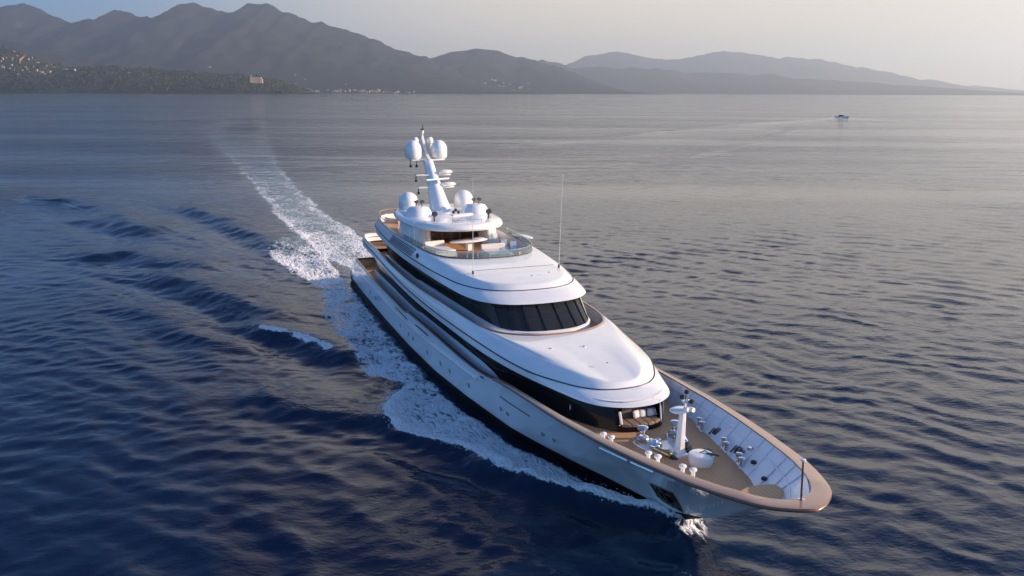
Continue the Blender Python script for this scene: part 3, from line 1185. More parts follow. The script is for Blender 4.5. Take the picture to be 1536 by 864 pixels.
# cap rail
capx = np.concatenate([np.linspace(-66.6, -12, 120), np.linspace(-11.8, 9, 50), [9.4, 9.8, 10.15, 10.4, 10.6, 10.74, 10.82, 10.85]])


def cap_w(x):
    return np.interp(x, [-66, -20, -15.5, -10, -6, -1, 4, 7.5, 9], [.20, .20, .22, .32, .40, .52, .60, .68, .80])


def cap_rows(x):
    o = np.stack([x, cap_l(x), cap_z(x)], 1)
    t = np.gradient(o[:, :2], axis=0)
    t /= np.linalg.norm(t, axis=1)[:, None]
    nrm = np.stack([t[:, 1], -t[:, 0]], 1)           # pointing inboard (l decreasing) when x grows
    nrm = np.where((nrm[:, 1] > 0)[:, None], -nrm, nrm)
    i = o.copy()
    i[:, :2] += nrm * cap_w(x)[:, None]
    return o, i, nrm


co_, ci_, cn_ = cap_rows(capx)
tip_in = 9.4
keep = (ci_[:, 1] > .0) & (ci_[:, 0] < tip_in)
# inner line: follow the outer one, then close in a rounded point
inner_pts = ci_[keep & (capx < 8.3)]
k0 = len(inner_pts)
endc = crom([tuple(inner_pts[-2]), tuple(inner_pts[-1]), (8.6, 1.62, 6.32), (9.4, .9, 6.38), (9.65, 0, 6.40)], 5, False, True)[5:]
inner_pts = np.vstack([inner_pts, endc[1:]])
outer_pts = co_
# resample both by arc fraction over the bow so that they pair up
def resample(p, n):
    d = np.concatenate([[0], np.cumsum(np.linalg.norm(np.diff(p, axis=0), axis=1))])
    s = np.linspace(0, d[-1], n)
    return np.stack([np.interp(s, d, p[:, k]) for k in range(3)], 1)


def split_resample(p, xs, n1, n2):
    a = p[p[:, 0] <= xs]
    b = np.vstack([a[-1:], p[p[:, 0] > xs]])
    return np.vstack([resample(a, n1), resample(b, n2)[1:]])


OC = split_resample(outer_pts, -12.0, 110, 60)
IC = split_resample(inner_pts, -12.0, 110, 60)


def capring(o, i, up=.07, dn=.06, ov=.07):
    oo = o.copy()
    t = np.gradient(o[:, :2], axis=0)
    t /= np.linalg.norm(t, axis=1)[:, None] + 1e-9
    nr = np.stack([-t[:, 1], t[:, 0]], 1)
    nr = np.where(((i - o)[:, :2] * nr).sum(1)[:, None] > 0, -nr, nr)
    oo[:, :2] += nr * ov
    a = oo + (0, 0, -dn)
    b = oo + (0, 0, up * .55)
    c = lerp(oo, i, .18) + (0, 0, up)
    d = i + (0, 0, up * .9)
    e = i + (0, 0, -dn)
    return [a, b, c, d, e]


def mirror_path(rowlist):
    """starboard + port as one open path through the bow"""
    return [np.vstack([r * np.array([1, -1, 1]), r[::-1][1:]]) for r in rowlist]


prof = mirror_path(capring(OC, IC))
npth = len(prof[0])
fwd_i = [k for k in range(npth) if prof[0][k][0] > -16.4]
aft_s = [k for k in range(npth) if prof[0][k][0] <= -15.9 and prof[0][k][1] < 0]
aft_p = [k for k in range(npth) if prof[0][k][0] <= -15.9 and prof[0][k][1] > 0]


def cap_part(ix, name, m):
    rr = [[tuple(r[k]) for r in prof] for k in ix]
    part(MB().loft(rr, wrap=True, cap0=True, cap1=True), name, m, smooth=50)


cap_part(fwd_i, 'cap_rail', M['teakcap'])
cap_part(aft_s, 'cap_rail', M['redline'])
cap_part(aft_p, 'cap_rail', M['redline'])
# dark moulding under the forward cap rail
mould = mirror_path([OC])[0]
part(MB().tube([tuple(mould[k] + np.array([0, 0, -.10])) for k in fwd_i], .075, 6), 'rail_moulding', M['redline'])

# aft bulwark closing rail across the stern
part(MB().tube([(-66.6, y, 4.08) for y in np.linspace(-6.1, 6.1, 9)], .12, 6), 'stern_rail', M['redline'])

# ---------------------------------------------------------------- main deck, side decks, foredeck
DKX = [-67, -22, -18.5, -14.5, -5, 1.4, 4.4, 6.7, 8.0]
DKZ = [2.95, 2.95, 3.1, 3.95, 4.15, 4.38, 4.5, 4.58, 4.62]
DKL = [5.9, 5.75, 5.45, 5.05, 3.95, 2.45, 1.62, .9, .1]


def dk_z(x):
    return np.interp(x, DKX, DKZ)


_dx = np.linspace(-15, 8, 93)
_dl = np.array([max(min(float(np.interp(x, DKX, DKL)), -hull_at(x, float(dk_z(x)))[1] - .14), .02) for x in _dx])


def dk_l(x):
    x = np.asarray(x, float)
    return np.where(x < -15, np.interp(x, DKX, DKL), np.interp(x, _dx, _dl))


def inside_hull(r):
    q = r.copy()
    for k_ in range(len(q)):
        if q[k_, 0] > -15:
            q[k_, 1] = max(min(q[k_, 1], -hull_at(q[k_, 0], q[k_, 2])[1] - .05), 0)
    return q


xs = np.concatenate([np.linspace(-66.5, -22, 20), np.linspace(-21.5, 6.7, 60)])
mbk = MB()
r0 = [(x, -dk_l(x), dk_z(x)) for x in xs]
r1 = [(x, 0, dk_z(x) + .05) for x in xs]
r2 = [(x, dk_l(x), dk_z(x)) for x in xs]
part(mbk.loft([r0, r1, r2], wrap=False), 'teak_deck', M['teak'], smooth=30)
# bulwark lining, from the deck edge out to the inner edge of the cap rail; two panels with a shelf between
LX = IC[:, 0]
sel = (LX > -66.3)
ICs = IC[sel]
px_ = np.minimum(ICs[:, 0], 6.7)
foot_r = np.stack([px_, np.minimum(dk_l(px_), np.maximum(ICs[:, 1] - .02, 0)), dk_z(px_) + .004], 1)
foot_r[-1, 1] = 0
top_r = ICs + (0, 0, -.03)
shelf_a = lerp(foot_r, top_r, .52) + (0, 0, -.04)
shelf_b = lerp(foot_r, top_r, .66) + (0, 0, -.02)
shelf_a, shelf_b = inside_hull(shelf_a), inside_hull(shelf_b)
lin = mirror_path([foot_r, shelf_a, shelf_b, top_r])
part(MB().loft(lin, wrap=False), 'bulwark_lining', M['lining'], smooth=12)
# stiffening frames of the bulwark
frx = [-13.5, -11.8, -10.1, -8.5, -6.9, -5.3, -3.7, -2.2, -.7, .8, 2.2, 3.6, 4.9, 6.1, 7.1]
for x in frx:
    k = int(np.argmin(np.abs(top_r[:, 0] - x)))
    for s in (1, -1):
        ln = [tuple(q[k] * np.array([1, s, 1]) + np.array([0, -s * .03, .02])) for q in (foot_r, shelf_a, shelf_b, top_r)]
        part(MB().tube(ln, .035, 6), 'bulwark_frame', M['lining'])
sh = MB()
sp_ = mirror_path([shelf_b + (0, 0, .03)])[0]
ix = [k for k in range(len(sp_)) if sp_[k][0] > -15]
sh.tube([tuple(sp_[k]) for k in ix], .045, 6)
part(sh, 'bulwark_stringer', M['lining'])

# forward raised platform on the foredeck
pl = crom([(6.45, 0, 0), (6.47, .6, 0), (6.72, 1.1, 0), (7.3, 1.15, 0), (7.85, .8, 0), (8.2, .35, 0), (8.28, 0, 0)], 5, True, True)
plat = [(p[0], p[1]) for p in pl] + [(p[0], -p[1]) for p in pl[::-1]][1:-1]
part(MB().prism([(7.25 + (p[0] - 7.25) * .97, p[1] * .97) for p in plat], 5.42, 5.58), 'bow_locker', M['white'], bevel=.05)
part(MB().prism([(7.35 + (p[0] - 7.35) * .94, p[1] * .93) for p in plat], 5.584, 5.62), 'locker_top', M['teak'], bevel=.02)

# ---------------------------------------------------------------- deck levels as lofted shells
# each level: lower lip ring, stripe ring, coaming ring; half outlines run front centre -> port -> aft centre
HOOD_LIP = [(-4.75, 0, 5.78), (-4.95, 1.25, 5.78), (-5.75, 2.45, 5.78), (-7.0, 3.25, 5.78), (-9.0, 3.9, 5.79), (-11.7, 4.68, 5.82), (-14.8, 5.38, 5.86), (-19.0, 5.95, 5.9), (-25, 6.25, 5.90), (-32, 6.38, 5.8), (-40, 6.4, 5.8), (-48, 6.35, 6.08), (-55, 6.2, 6.38), (-60, 6.1, 6.5), (-63.3, 5.85, 6.55), (-65.2, 4.6, 6.55), (-65.3, 0, 6.55)]
HOOD_STR = [(-6.9, 0, 6.25), (-7.05, 1.2, 6.25), (-7.6, 2.2, 6.25), (-8.8, 3.2, 6.26), (-11.3, 4.45, 6.28), (-13.3, 5.0, 6.3), (-15.6, 5.42, 6.34), (-19.6, 5.85, 6.38), (-25.3, 6.2, 6.36), (-32, 6.35, 6.25), (-40, 6.37, 6.25), (-48, 6.32, 6.52), (-55, 6.15, 6.82), (-60, 6.05, 6.95), (-63.5, 5.8, 7.0), (-65.4, 4.5, 7.0), (-65.5, 0, 7.0)]
HOOD_CAP = [(-16.75, 0, 7.22), (-16.85, 1.5, 7.22), (-17.2, 2.6, 7.22), (-17.8, 3.6, 7.22), (-18.9, 4.6, 7.22), (-20.7, 5.25, 7.24), (-23.0, 5.55, 7.25), (-25.5, 5.72, 7.24), (-29, 5.9, 7.18), (-33.5, 6.02, 7.0), (-40, 6.08, 6.85), (-48, 6.05, 6.95), (-55, 5.92, 7.22), (-60, 5.9, 7.38), (-63.7, 5.65, 7.45), (-65.7, 4.4, 7.45), (-65.8, 0, 7.45)]

HOOD_SH = [(-7.35, 0, 6.6), (-7.5, .85, 6.62), (-8.0, 1.55, 6.72), (-9.2, 2.3, 6.84), (-11.3, 3.1, 6.94), (-13.7, 3.8, 7.0), (-16.2, 4.5, 7.05), (-19.4, 5.3, 7.10), (-24.8, 5.86, 7.04)]
BROW_LIP = [(-20.15, 0, 8.8), (-20.25, 1.4, 8.8), (-20.6, 2.7, 8.8), (-21.4, 3.85, 8.8), (-22.7, 4.75, 8.8), (-24.9, 5.35, 8.82), (-27.6, 5.65, 8.84), (-31.2, 5.9, 8.86), (-36, 6.05, 8.85), (-42, 6.05, 8.78), (-49, 5.98, 8.85), (-55, 5.75, 9.05), (-58.5, 5.3, 9.15), (-60.6, 4.0, 9.2), (-61.2, 2, 9.2), (-61.3, 0, 9.2)]
BROW_STR = [(-22.3, 0, 9.42), (-22.4, 1.5, 9.42), (-22.75, 2.6, 9.42), (-23.4, 3.55, 9.42), (-24.5, 4.4, 9.42), (-26.4, 5.12, 9.42), (-28.9, 5.5, 9.42), (-32.2, 5.8, 9.41), (-36.5, 5.98, 9.38), (-42, 5.98, 9.3), (-49, 5.9, 9.38), (-55, 5.66, 9.58), (-58.6, 5.2, 9.7), (-60.8, 3.9, 9.75), (-61.4, 1.95, 9.75), (-61.5, 0, 9.75)]
BROW_CAP = [(-31.4, 0, 10.34), (-31.5, 1.5, 10.34), (-31.95, 2.8, 10.34), (-32.8, 3.9, 10.34), (-34.2, 4.7, 10.34), (-36.2, 5.15, 10.34), (-38.8, 5.42, 10.36), (-41.8, 5.58, 10.38), (-44.6, 5.63, 10.40), (-47.5, 5.62, 10.40), (-51, 5.52, 10.42), (-55, 5.3, 10.48), (-58.4, 4.8, 10.52), (-60.4, 3.7, 10.54), (-61.1, 1.9, 10.54), (-61.2, 0, 10.54)]


BROW_SH = [(-22.95, 0, 9.82), (-23.05, 1.45, 9.83), (-23.5, 2.45, 9.86), (-24.2, 3.25, 9.9), (-25.5, 4.0, 9.98), (-27.6, 4.6, 10.06), (-30.1, 5.0, 10.12), (-33.5, 5.3, 10.18), (-37.5, 5.55, 10.22)]


def bowl(t, e):
    return 1 - (1 - t) ** e


def level(name, lip, stri, shd, capc, floor_z, under_z, rail_m=None, m=7):
    a, b, c = ring(lip, m), ring(stri, m), ring(capc, m)
    rings = [inset(a, .55, None), inset(a, .12, None)]
    rings[0][:, 2] = a[:, 2] + .10
    rings[1][:, 2] = a[:, 2] - .03
    low = a.copy()
    rings.append(low)
    for t in (.12, .3, .55, .8):
        q = lerp(a, b, t)
        q[:, 2] = a[:, 2] + (b[:, 2] - a[:, 2]) * (t ** .85)
        rings.append(q)
    rings.append(b)
    shd = list(shd) + [tuple(np.array(p) + (np.array(q) - np.array(p)) * .72) for p, q in list(zip(stri, capc))[len(shd):]]
    d = ring(shd, m)
    for t in (.03, .12, .3, .5, .7, .88, .96):
        q = lerp(b, d, t)
        q[:, 2] = b[:, 2] + (d[:, 2] - b[:, 2]) * bowl(t, 1.35)
        rings.append(q)
    span = np.linalg.norm((c - d)[:, :2], axis=1)
    for t in (.02, .08, .2, .4, .6, .8, .93):
        q = lerp(d, c, t)
        q[:, 2] += np.minimum(.012 * span, .12) * math.sin(math.pi * t) + .03 * (1 - abs(2 * t - 1)) * 0
        rings.append(q)
    rings.append(c)
    ci = inset(c, .16)
    rings.append(ci)
    cf = inset(c, .22)
    cf[:, 2] = floor_z - .05
    rings.append(cf)
    sh = part(MB().loft([r for r in rings]), name, M['white'], smooth=32)
    # dark groove: a recessed-looking band along the stripe ring
    bb = inset(b, -.012)
    part(MB().tube([tuple(p) for p in np.vstack([bb, bb[:1]])], .055, 6), 'shadow_groove', M['groove'])
    # rail on the coaming
    mid = (c + ci) / 2
    mid[:, 2] += .035
    part(MB().tube([tuple(p) for p in np.vstack([mid, mid[:1]])], .105, 6, flat=.5), 'coaming_rail', rail_m or M['teakcap'])
    # floor
    fl = inset(c, .20)
    fl[:, 2] = floor_z
    part(MB().add(*across(fl)), 'deck', M['teak'], smooth=0)
    # underside soffit
    so = inset(a, .50)
    so[:, 2] = under_z
    part(MB().add(*across(so)), 'soffit', M['white'], smooth=0)
    return a, b, c


HL, HS, HC = level('hood_shell', HOOD_LIP, HOOD_STR, HOOD_SH, HOOD_CAP, 6.30, 6.0, rail_m=M['teakcap'])
BL, BS, BC = level('brow_shell', BROW_LIP, BROW_STR, BROW_SH, BROW_CAP, 9.56, 8.95, rail_m=M['redline'])


part(MB().tube([(-26.75, y, 10.36) for y in np.linspace(-3.6, 3.6, 12)], .018, 4), 'roof_seam', M['groove'])
for x_, y_ in ((-13.6, .2), (-13.9, -2.3), (-9.6, .0), (-24.0, .4), (-24.6, 2.2)):
    part(MB().lathe((x_, y_, 7.16 if x_ > -20 else 10.22), [(.09, -.05), (.10, .02), (.06, .05)], 10), 'roof_fitting', M['chrome'])

# ---------------------------------------------------------------- main deckhouse
def plan(ctrl, m=6):
    return ring([(a, b, 0) for a, b in ctrl], m)


HOUSE = [(-4.55, 0), (-4.65, .85), (-5.05, 1.6), (-6.1, 2.4), (-8.0, 3.3), (-11, 4.15), (-14.3, 4.75), (-18.7, 5.2), (-25, 5.4), (-35, 5.45), (-48, 5.45), (-58.5, 5.4), (-59, 4.5), (-59, 0)]
hp = plan(HOUSE)
hx = hp[:, 0]


def at_z(pl_, z):
    q = pl_.copy()
    q[:, 2] = z
    return q


band_lo = np.interp(hx, [-60, -57, -44, -38.2, -37.6, -30, -25, -20, -17.5, -15.5], [4.35, 4.3, 4.02, 3.98, 4.2, 4.42, 4.55, 4.6, 4.35, 3.7])
floor_lo = np.interp(hx, DKX, DKZ) - .1
top_z = np.interp(hx, [-60, -55, -48, -40, -25, -4], [6.7, 6.5, 6.2, 5.95, 6.0, 5.95])
open_half = 1.42


def wall_loft(rings, skip):
    n = len(rings[0])
    mb = MB()
    vs = [tuple(p) for r in rings for p in r]
    fs = []
    for j in range(len(rings) - 1):
        for k in range(n):
            k2 = (k + 1) % n
            if skip(rings[j][k], rings[j][k2]):
                continue
            fs.append((j * n + k, j * n + k2, (j + 1) * n + k2, (j + 1) * n + k))
    mb.add(vs, fs)
    return mb


def sofa_gap(p, q):
    m_ = (np.array(p) + np.array(q)) / 2
    return m_[0] > -5.6 and abs(m_[1]) < open_half


lo = hp.copy(); lo[:, 2] = floor_lo
bd = hp.copy(); bd[:, 2] = np.maximum(band_lo, floor_lo + .02)
tpf = smooth01((hp[:, 0] + 16) / 9)[:, None]
tp = inset(hp, .08) * (1 - tpf) + inset(hp, .62) * tpf
tp[:, 2] = top_z
part(wall_loft([lo, bd], lambda p, q: (p[0] > -15.4) and (q[0] > -15.4)), 'deckhouse_base', M['white'], smooth=40)
part(wall_loft([bd, tp], sofa_gap), 'window_band', M['blackglass'], smooth=40)
# plinth below the bow sofa
pl_lo = [p for p in hp if p[0] > -5.6 and abs(p[1]) < open_half + .25]
pl_lo = sorted(pl_lo, key=lambda p: p[1])
part(MB().loft([[(p[0] + .01, p[1], 4.0) for p in pl_lo], [(p[0] + .01, p[1], 4.52) for p in pl_lo], [(p[0] - .6, p[1], 4.52) for p in pl_lo]], wrap=False), 'sofa_plinth', M['blackpaint'])

# bow sofa: seat, back, side cheeks in the recess
seat_c = [(p[0] + .04, p[1]) for p in pl_lo if abs(p[1]) < open_half]
segs = 5
ys = np.linspace(-1.38, 1.38, segs + 1)


def front_x(y):
    pts = np.array(sorted([(p[1], p[0]) for p in hp if p[0] > -6.6 and abs(p[1]) < 2.6]))
    return float(np.interp(y, pts[:, 0], pts[:, 1]))


sofa = MB()
for k in range(segs):
    a, b = ys[k] + .02, ys[k + 1] - .02
    q = [(front_x(a) + .05, a), (front_x((a + b) / 2) + .06, (a + b) / 2), (front_x(b) + .05, b), (-5.72, b), (-5.72, a)]
    sofa.prism(q, 4.53, 4.74)
so_ = part(sofa, 'bow_sofa', M['cushion'], bevel=.05)
part(MB().box((-5.86, 0, 5.05), (.22, 2.8, .95), ry=-.12), 'backrest', M['cushion_back'], so_, bevel=.06)
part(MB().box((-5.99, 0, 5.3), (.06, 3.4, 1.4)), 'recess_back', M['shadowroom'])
for s in (-1, 1):
    part(MB().box((-5.5, s * 1.5, 5.15), (.9, .08, 1.2), rz=s * .25), 'recess_cheek', M['blackpaint'])
part(MB().box((-5.78, 0, 5.73), (1.15, 3.0, .05)), 'recess_ceiling', M['cushion_back'])
part(MB().tube([(-4.92, -1.40, 4.72), (-4.98, -1.43, 5.1), (-5.08, -1.47, 5.5)], .09, 8), 'sofa_arm', M['white'])
part(MB().add([(-4.9, 1.46, 4.55), (-5.75, 2.2, 4.6), (-6.0, 2.25, 5.85), (-5.2, 1.5, 5.85)], [(0, 1, 2, 3)]), 'recess_window', M['clear'])
part(MB().tube([(-4.88, 1.46, 4.5), (-5.2, 1.5, 5.85)], .05, 8), 'recess_post', M['white'])


def pillow(y, label, rz, x=-5.5, tilt=-.25):
    n = 9
    vs, fs = [], []
    for i in range(n):
        for j in range(n):
            u, v = i / (n - 1) * 2 - 1, j / (n - 1) * 2 - 1
            e = (1 - u ** 4) * (1 - v ** 4)
            vs.append((.03 + .10 * e ** .6, u * .25 * (1 - .07 * v * v), v * .25 * (1 - .07 * u * u)))
    for i in range(n):
        for j in range(n):
            u, v = i / (n - 1) * 2 - 1, j / (n - 1) * 2 - 1
            e = (1 - u ** 4) * (1 - v ** 4)
            vs.append((.025 - .10 * e ** .6, u * .25 * (1 - .07 * v * v), v * .25 * (1 - .07 * u * u)))
    N = n * n
    for i in range(n - 1):
        for j in range(n - 1):
            a = i * n + j
            fs.append((a, a + 1, a + n + 1, a + n))
            fs.append((N + a, N + a + n, N + a + n + 1, N + a + 1))
    for i in range(n - 1):
        for a, b in ((i, i + 1), ((n - 1) * n + i, (n - 1) * n + i + 1), (i * n, i * n + n), (i * n + n - 1, i * n + 2 * n - 1)):
            fs.append((a, b, b + N, a + N))
    o = MB().add(vs, fs).build('pillow', M['pillow'], None)
    w = to_world(x, y, 4.99)
    o.location = w
    o.rotation_euler = (0, tilt, YROT + rz)
    tag(o, label, 'pillow', 'white pillows on the bow sofa')


pillow(-.05, 'white pillow at the left end of the bow sofa, in front', .15)
pillow(.43, 'white pillow second from the left on the bow sofa', .02)
pillow(1.02, 'white pillow third from the left on the bow sofa', -.05)
pillow(1.42, 'white pillow furthest right on the bow sofa', -.2, -5.54)


# ---------------------------------------------------------------- wheelhouse and upper deckhouse
WH_LO = [(-18.3, 0), (-18.42, 1.4), (-18.85, 2.5), (-19.6, 3.4), (-21.1, 4.0), (-24.8, 4.42), (-30, 4.7), (-38, 4.9), (-46, 4.95), (-53, 4.9), (-54, 4.4), (-54, 0)]
WH_HI = [(-20.75, 0), (-20.85, 1.3), (-21.2, 2.35), (-21.9, 3.3), (-23.0, 4.0), (-25.8, 4.45), (-30.5, 4.72), (-38, 4.88), (-46, 4.92), (-53, 4.86), (-54, 4.36), (-54, 0)]
wl0, wh1 = plan(WH_LO), plan(WH_HI)
gz = np.interp(wl0[:, 0], [-55, -48, -40.2, -39.6, -33, -27, -21, -17], [6.92, 6.78, 6.75, 6.92, 7.1, 7.22, 7.15, 7.08])
b0 = inset(wl0, -.22); b0[:, 2] = 6.25
b1 = inset(wl0, -.20); b1[:, 2] = gz - .06
b2 = inset(wl0, -.02); b2[:, 2] = gz
part(MB().loft([b0, b1, b2]), 'bridge_base', M['white'], smooth=35)
g0 = wl0.copy(); g0[:, 2] = gz + .002
g1 = wh1.copy(); g1[:, 2] = 8.93
n = len(g0)
isf = lambda k: g0[k][0] > -29
frontk = [k for k in range(n) if isf(k)]


def strip(cond, name, m):
    mb = MB()
    vs = [tuple(p) for p in g0] + [tuple(p) for p in g1]
    fs = [(k, (k + 1) % n, n + (k + 1) % n, n + k) for k in range(n) if cond(k) and cond((k + 1) % n)]
    mb.add(vs, fs)
    return part(mb, name, m, smooth=40)


bridge_glass = strip(isf, 'bridge_windows', M['tinted'])
strip(lambda k: g0[k][0] <= -28.4, 'saloon_windows', M['blackglass'])
# window mullions, leaning with the glass
half = n // 2
for k in (3, 9, 15, 21):
    for kk in {k, (n - k) % n}:
        a, b = g0[kk], g1[kk]
        d = (a - np.array([-24, 0, a[2]]))
        d = d / np.linalg.norm(d) * .03
        part(MB().tube([tuple(a + d), tuple(b + d)], .055, 6), 'mullion', M['blackpaint'], bridge_glass)
# bright corner pillar on the port side
k = 24
part(MB().tube([tuple(g0[k] + (0.05, .08, 0)), tuple(g1[k] + (0.05, .08, 0))], .07, 6), 'corner_pillar', M['white'])
# inside of the bridge
fi = inset(wl0, .15)
fi[:, 2] = 6.5
part(MB().add(*across(fi)), 'bridge_floor', M['shadowroom'], smooth=0)
part(MB().box((-28.6, 0, 7.8), (.1, 8.6, 2.8)), 'bridge_bulkhead', M['bar'])
cs = MB()
cs.box((-21.2, 0, 7.0), (.9, 5.0, 1.0), ry=.15)
cs.box((-21.5, 0, 7.62), (.5, 4.4, .3), ry=.5)
con = part(cs, 'helm_console', M['screen'], bevel=.05)
for y in (-1.5, -.5, .5, 1.5):
    part(MB().box((-21.75, y, 7.75), (.06, .7, .4), ry=-.5), 'screen', M['blackpaint'], con)
for y in (-1.1, 1.1):
    ch = part(MB().box((-23.2, y, 7.1), (.6, .6, .25)), 'helm_chair', M['tan'], bevel=.05)
    part(MB().box((-23.55, y, 7.65), (.2, .6, .9)), 'chair_back', M['tan'], ch, bevel=.06)
    part(MB().tube([(-23.2, y, 6.5), (-23.2, y, 7.0)], .08), 'chair_post', M['chrome'], ch)

# port and starboard door steps of the band, fog horn ring on the main deckhouse
ring_pts = [(-8.15 + .18 * math.cos(a), -3.42 - .09 * math.cos(a), 4.95 + .18 * math.sin(a)) for a in np.linspace(0, 2 * math.pi, 16)]
part(MB().tube(ring_pts, .045, 6), 'life_ring', M['chrome'])

# ---------------------------------------------------------------- sun deck
# glass screen on the coaming
cm = inset(BC, .08)
scr = [k for k in range(len(cm)) if cm[k][0] > -43.5]
scr = sorted(scr, key=lambda k: math.atan2(cm[k][1], cm[k][0] + 46))
gh = .55
gl = MB()
gl.loft([[tuple(cm[k] + (0, 0, .06)) for k in scr], [tuple(cm[k] + (0, 0, .06 + gh)) for k in scr]], wrap=False)
gscreen = part(gl, 'wind_screen', M['clear'])
for k in scr[::5]:
    part(MB().tube([tuple(cm[k] + (0, 0, .03)), tuple(cm[k] + (0, 0, .08 + gh))], .025, 6), 'screen_post', M['chrome'], gscreen)
part(MB().tube([tuple(cm[k] + (0, 0, .07 + gh)) for k in scr], .022, 6), 'screen_rail', M['chrome'], gscreen)
# aft rail of the sun deck
aft = [k for k in range(len(cm)) if cm[k][0] < -51]
aft = sorted(aft, key=lambda k: cm[k][1])
rl = MB()
rl.tube([tuple(cm[k] + (0, 0, .55)) for k in aft], .05, 6)
for k in aft[::4]:
    rl.tube([tuple(cm[k]), tuple(cm[k] + (0, 0, .55))], .025, 6)
part(rl, 'aft_railing', M['teakcap'])

# hardtop: rounded plate carried by two curved side walls
HT = [(-38.6, 0), (-38.85, 1.6), (-39.7, 3.2), (-41.2, 4.3), (-43.5, 4.92), (-47, 5.1), (-50, 4.9), (-52.8, 4.2), (-54.2, 2.4), (-54.5, 0)]
ht = plan(HT)
rr = []
for ins_, z in ((.9, 11.72), (.3, 11.60), (.08, 11.66), (0, 11.82), (.04, 12.0), (.18, 12.18), (.5, 12.29), (1.2, 12.34)):
    rr.append(inset(ht, ins_, z))
hb = MB().loft(rr)
hb.add(*across(rr[0]))
hb.add(*across(inset(ht, 1.2, 12.32)))
HARD = part(hb, 'hardtop', M['white'], smooth=35)
for s in (-1, 1):
    pts = [(-44.0, 2.75), (-43.3, 3.2), (-43.2, 3.75), (-43.7, 4.25), (-44.9, 4.6), (-47, 4.7), (-49.5, 4.5), (-51.6, 3.9), (-52.6, 3.0)]
    c_ = crom([(a, b * s, 0) for a, b in pts], 5, False)
    outer_lo = [(p[0] + .9 * (p[0] > -43.9), p[1] * 1.07, 9.6) for p in c_]
    outer_mid = [(p[0] + .35 * (p[0] > -43.9), p[1] * 1.02, 10.8) for p in c_]
    outer_hi = [(p[0], p[1], 11.9) for p in c_]
    inn_hi = [(p[0], p[1] * .93, 11.9) for p in c_]
    inn_lo = [(p[0] + .8 * (p[0] > -43.9), p[1] * .97, 9.6) for p in c_]
    rr2 = [list(x) for x in zip(outer_lo, outer_mid, outer_hi, inn_hi, inn_lo)]
    part(MB().loft(rr2, wrap=True, cap0=True, cap1=True), 'side_wall', M['white'], smooth=35)
# bar under the hardtop
part(MB().box((-49.6, 0, 10.75), (.25, 7.6, 2.2)), 'lounge_bulkhead', M['bar'])
bx = MB()
for y in (-2.6, -1.3, 0, 1.3, 2.6):
    bx.box((-49.4, y, 10.8), (.12, .9, 1.7))
part(bx, 'bulkhead_panels', mat('honey_panels', (.34, .20, .10), .4))
part(MB().box((-46.6, -.4, 10.2), (.9, 3.6, 1.05)).box((-46.6, -.4, 10.76), (1.1, 3.9, .07)), 'bar_counter', M['bar'], bevel=.03)
for y in (-1.9, -.9, .1, 1.1):
    st = part(MB().lathe((-45.6, y, 9.67), [(.2, 0), (.2, .04), (.04, .06), (.04, .62), (.2, .66), (.2, .74)], 12), 'bar_stool', M['tan'])
# stairs on the starboard side of the hardtop
ld = MB()
for o_ in (0, .55):
    ld.tube([(-43.2 + o_, -4.62, 12.2), (-42.9 + o_, -4.72, 12.0), (-42.2 + o_, -5.0, 9.75)], .035, 6)
for k in range(8):
    z = 9.9 + k * .27
    f = (z - 9.75) / 2.25
    x, y = -42.2 - .7 * f, -5.0 + .28 * f
    ld.box((x + .27, y, z), (.58, .14, .04))
part(ld, 'ladder', M['white'])

HSTEP = plan([(-44.3, 0), (-44.6, 1.6), (-45.6, 3.2), (-47.6, 4.35), (-50.2, 4.4), (-52.4, 3.6), (-53.4, 1.9), (-53.6, 0)])
hs_ = [inset(HSTEP, .0, 12.28), inset(HSTEP, .12, 12.42), inset(HSTEP, .35, 12.5)]
hsm = MB().loft(hs_)
hsm.add(*across(hs_[-1]))
part(hsm, 'hardtop_step', M['white'], HARD, smooth=35)
# ---------------------------------------------------------------- radomes, mast
def dome(c, r, h, name='radome', parent=HARD, m='white', n=24):
    prof = [(r * .72, 0), (r * .86, h * .04), (r, h * .14)]
    for k in range(1, 9):
        a = k / 8 * math.pi / 2
        prof.append((r * math.cos(a) * (1 if k < 8 else .0) + (.02 if k == 8 else 0), h * .5 + h * .5 * math.sin(a)))
    prof.insert(3, (r, h * .5))
    return part(MB().lathe(c, prof, n), name, M[m], parent, smooth=60)


dome((-50.6, -3.15, 12.25), 1.06, 2.05)
dome((-50.6, 3.15, 12.25), 1.06, 2.05)
for s in (-1, 1):
    pod = part(MB().lathe((-46.4, s * 3.15, 12.22), [(1.5, 0), (1.42, .2), (1.25, .65), (1.0, .98), (.6, 1.08), (.05, 1.1)], 28), 'searchlight_pod', M['white'], HARD, smooth=60)
    for dx, dy in ((.0, -.28), (.1, .32)):
        part(MB().tube([(-46.3 + dx, s * 3.15 + dy, 13.25), (-46.3 + dx, s * 3.15 + dy, 13.6)], .06).tube([(-46.5 + dx, s * 3.15 + dy, 13.75), (-45.95 + dx, s * 3.15 + dy, 13.82)], .17, 10),
             'searchlight', M['chain'], pod)
    part(MB().tube([(-46.3, s * 3.15 - .75, 13.2), (-46.3, s * 3.15 + .75, 13.2)], .05), 'pod_rail', M['chrome'], pod)
for y in (-2.7, 3.05):
    sl_ = part(MB().tube([(-42.0, y, 12.28), (-42.0, y, 12.85)], .11, 8), 'floodlight', M['chain'], HARD)
    part(MB().tube([(-42.2, y, 13.0), (-41.75, y, 13.06)], .26, 12), 'lamp_head', M['dark'], sl_)
ca = part(MB().box((-44.6, .35, 12.42), (.5, .7, .18)), 'camera_cluster', M['white'], HARD)
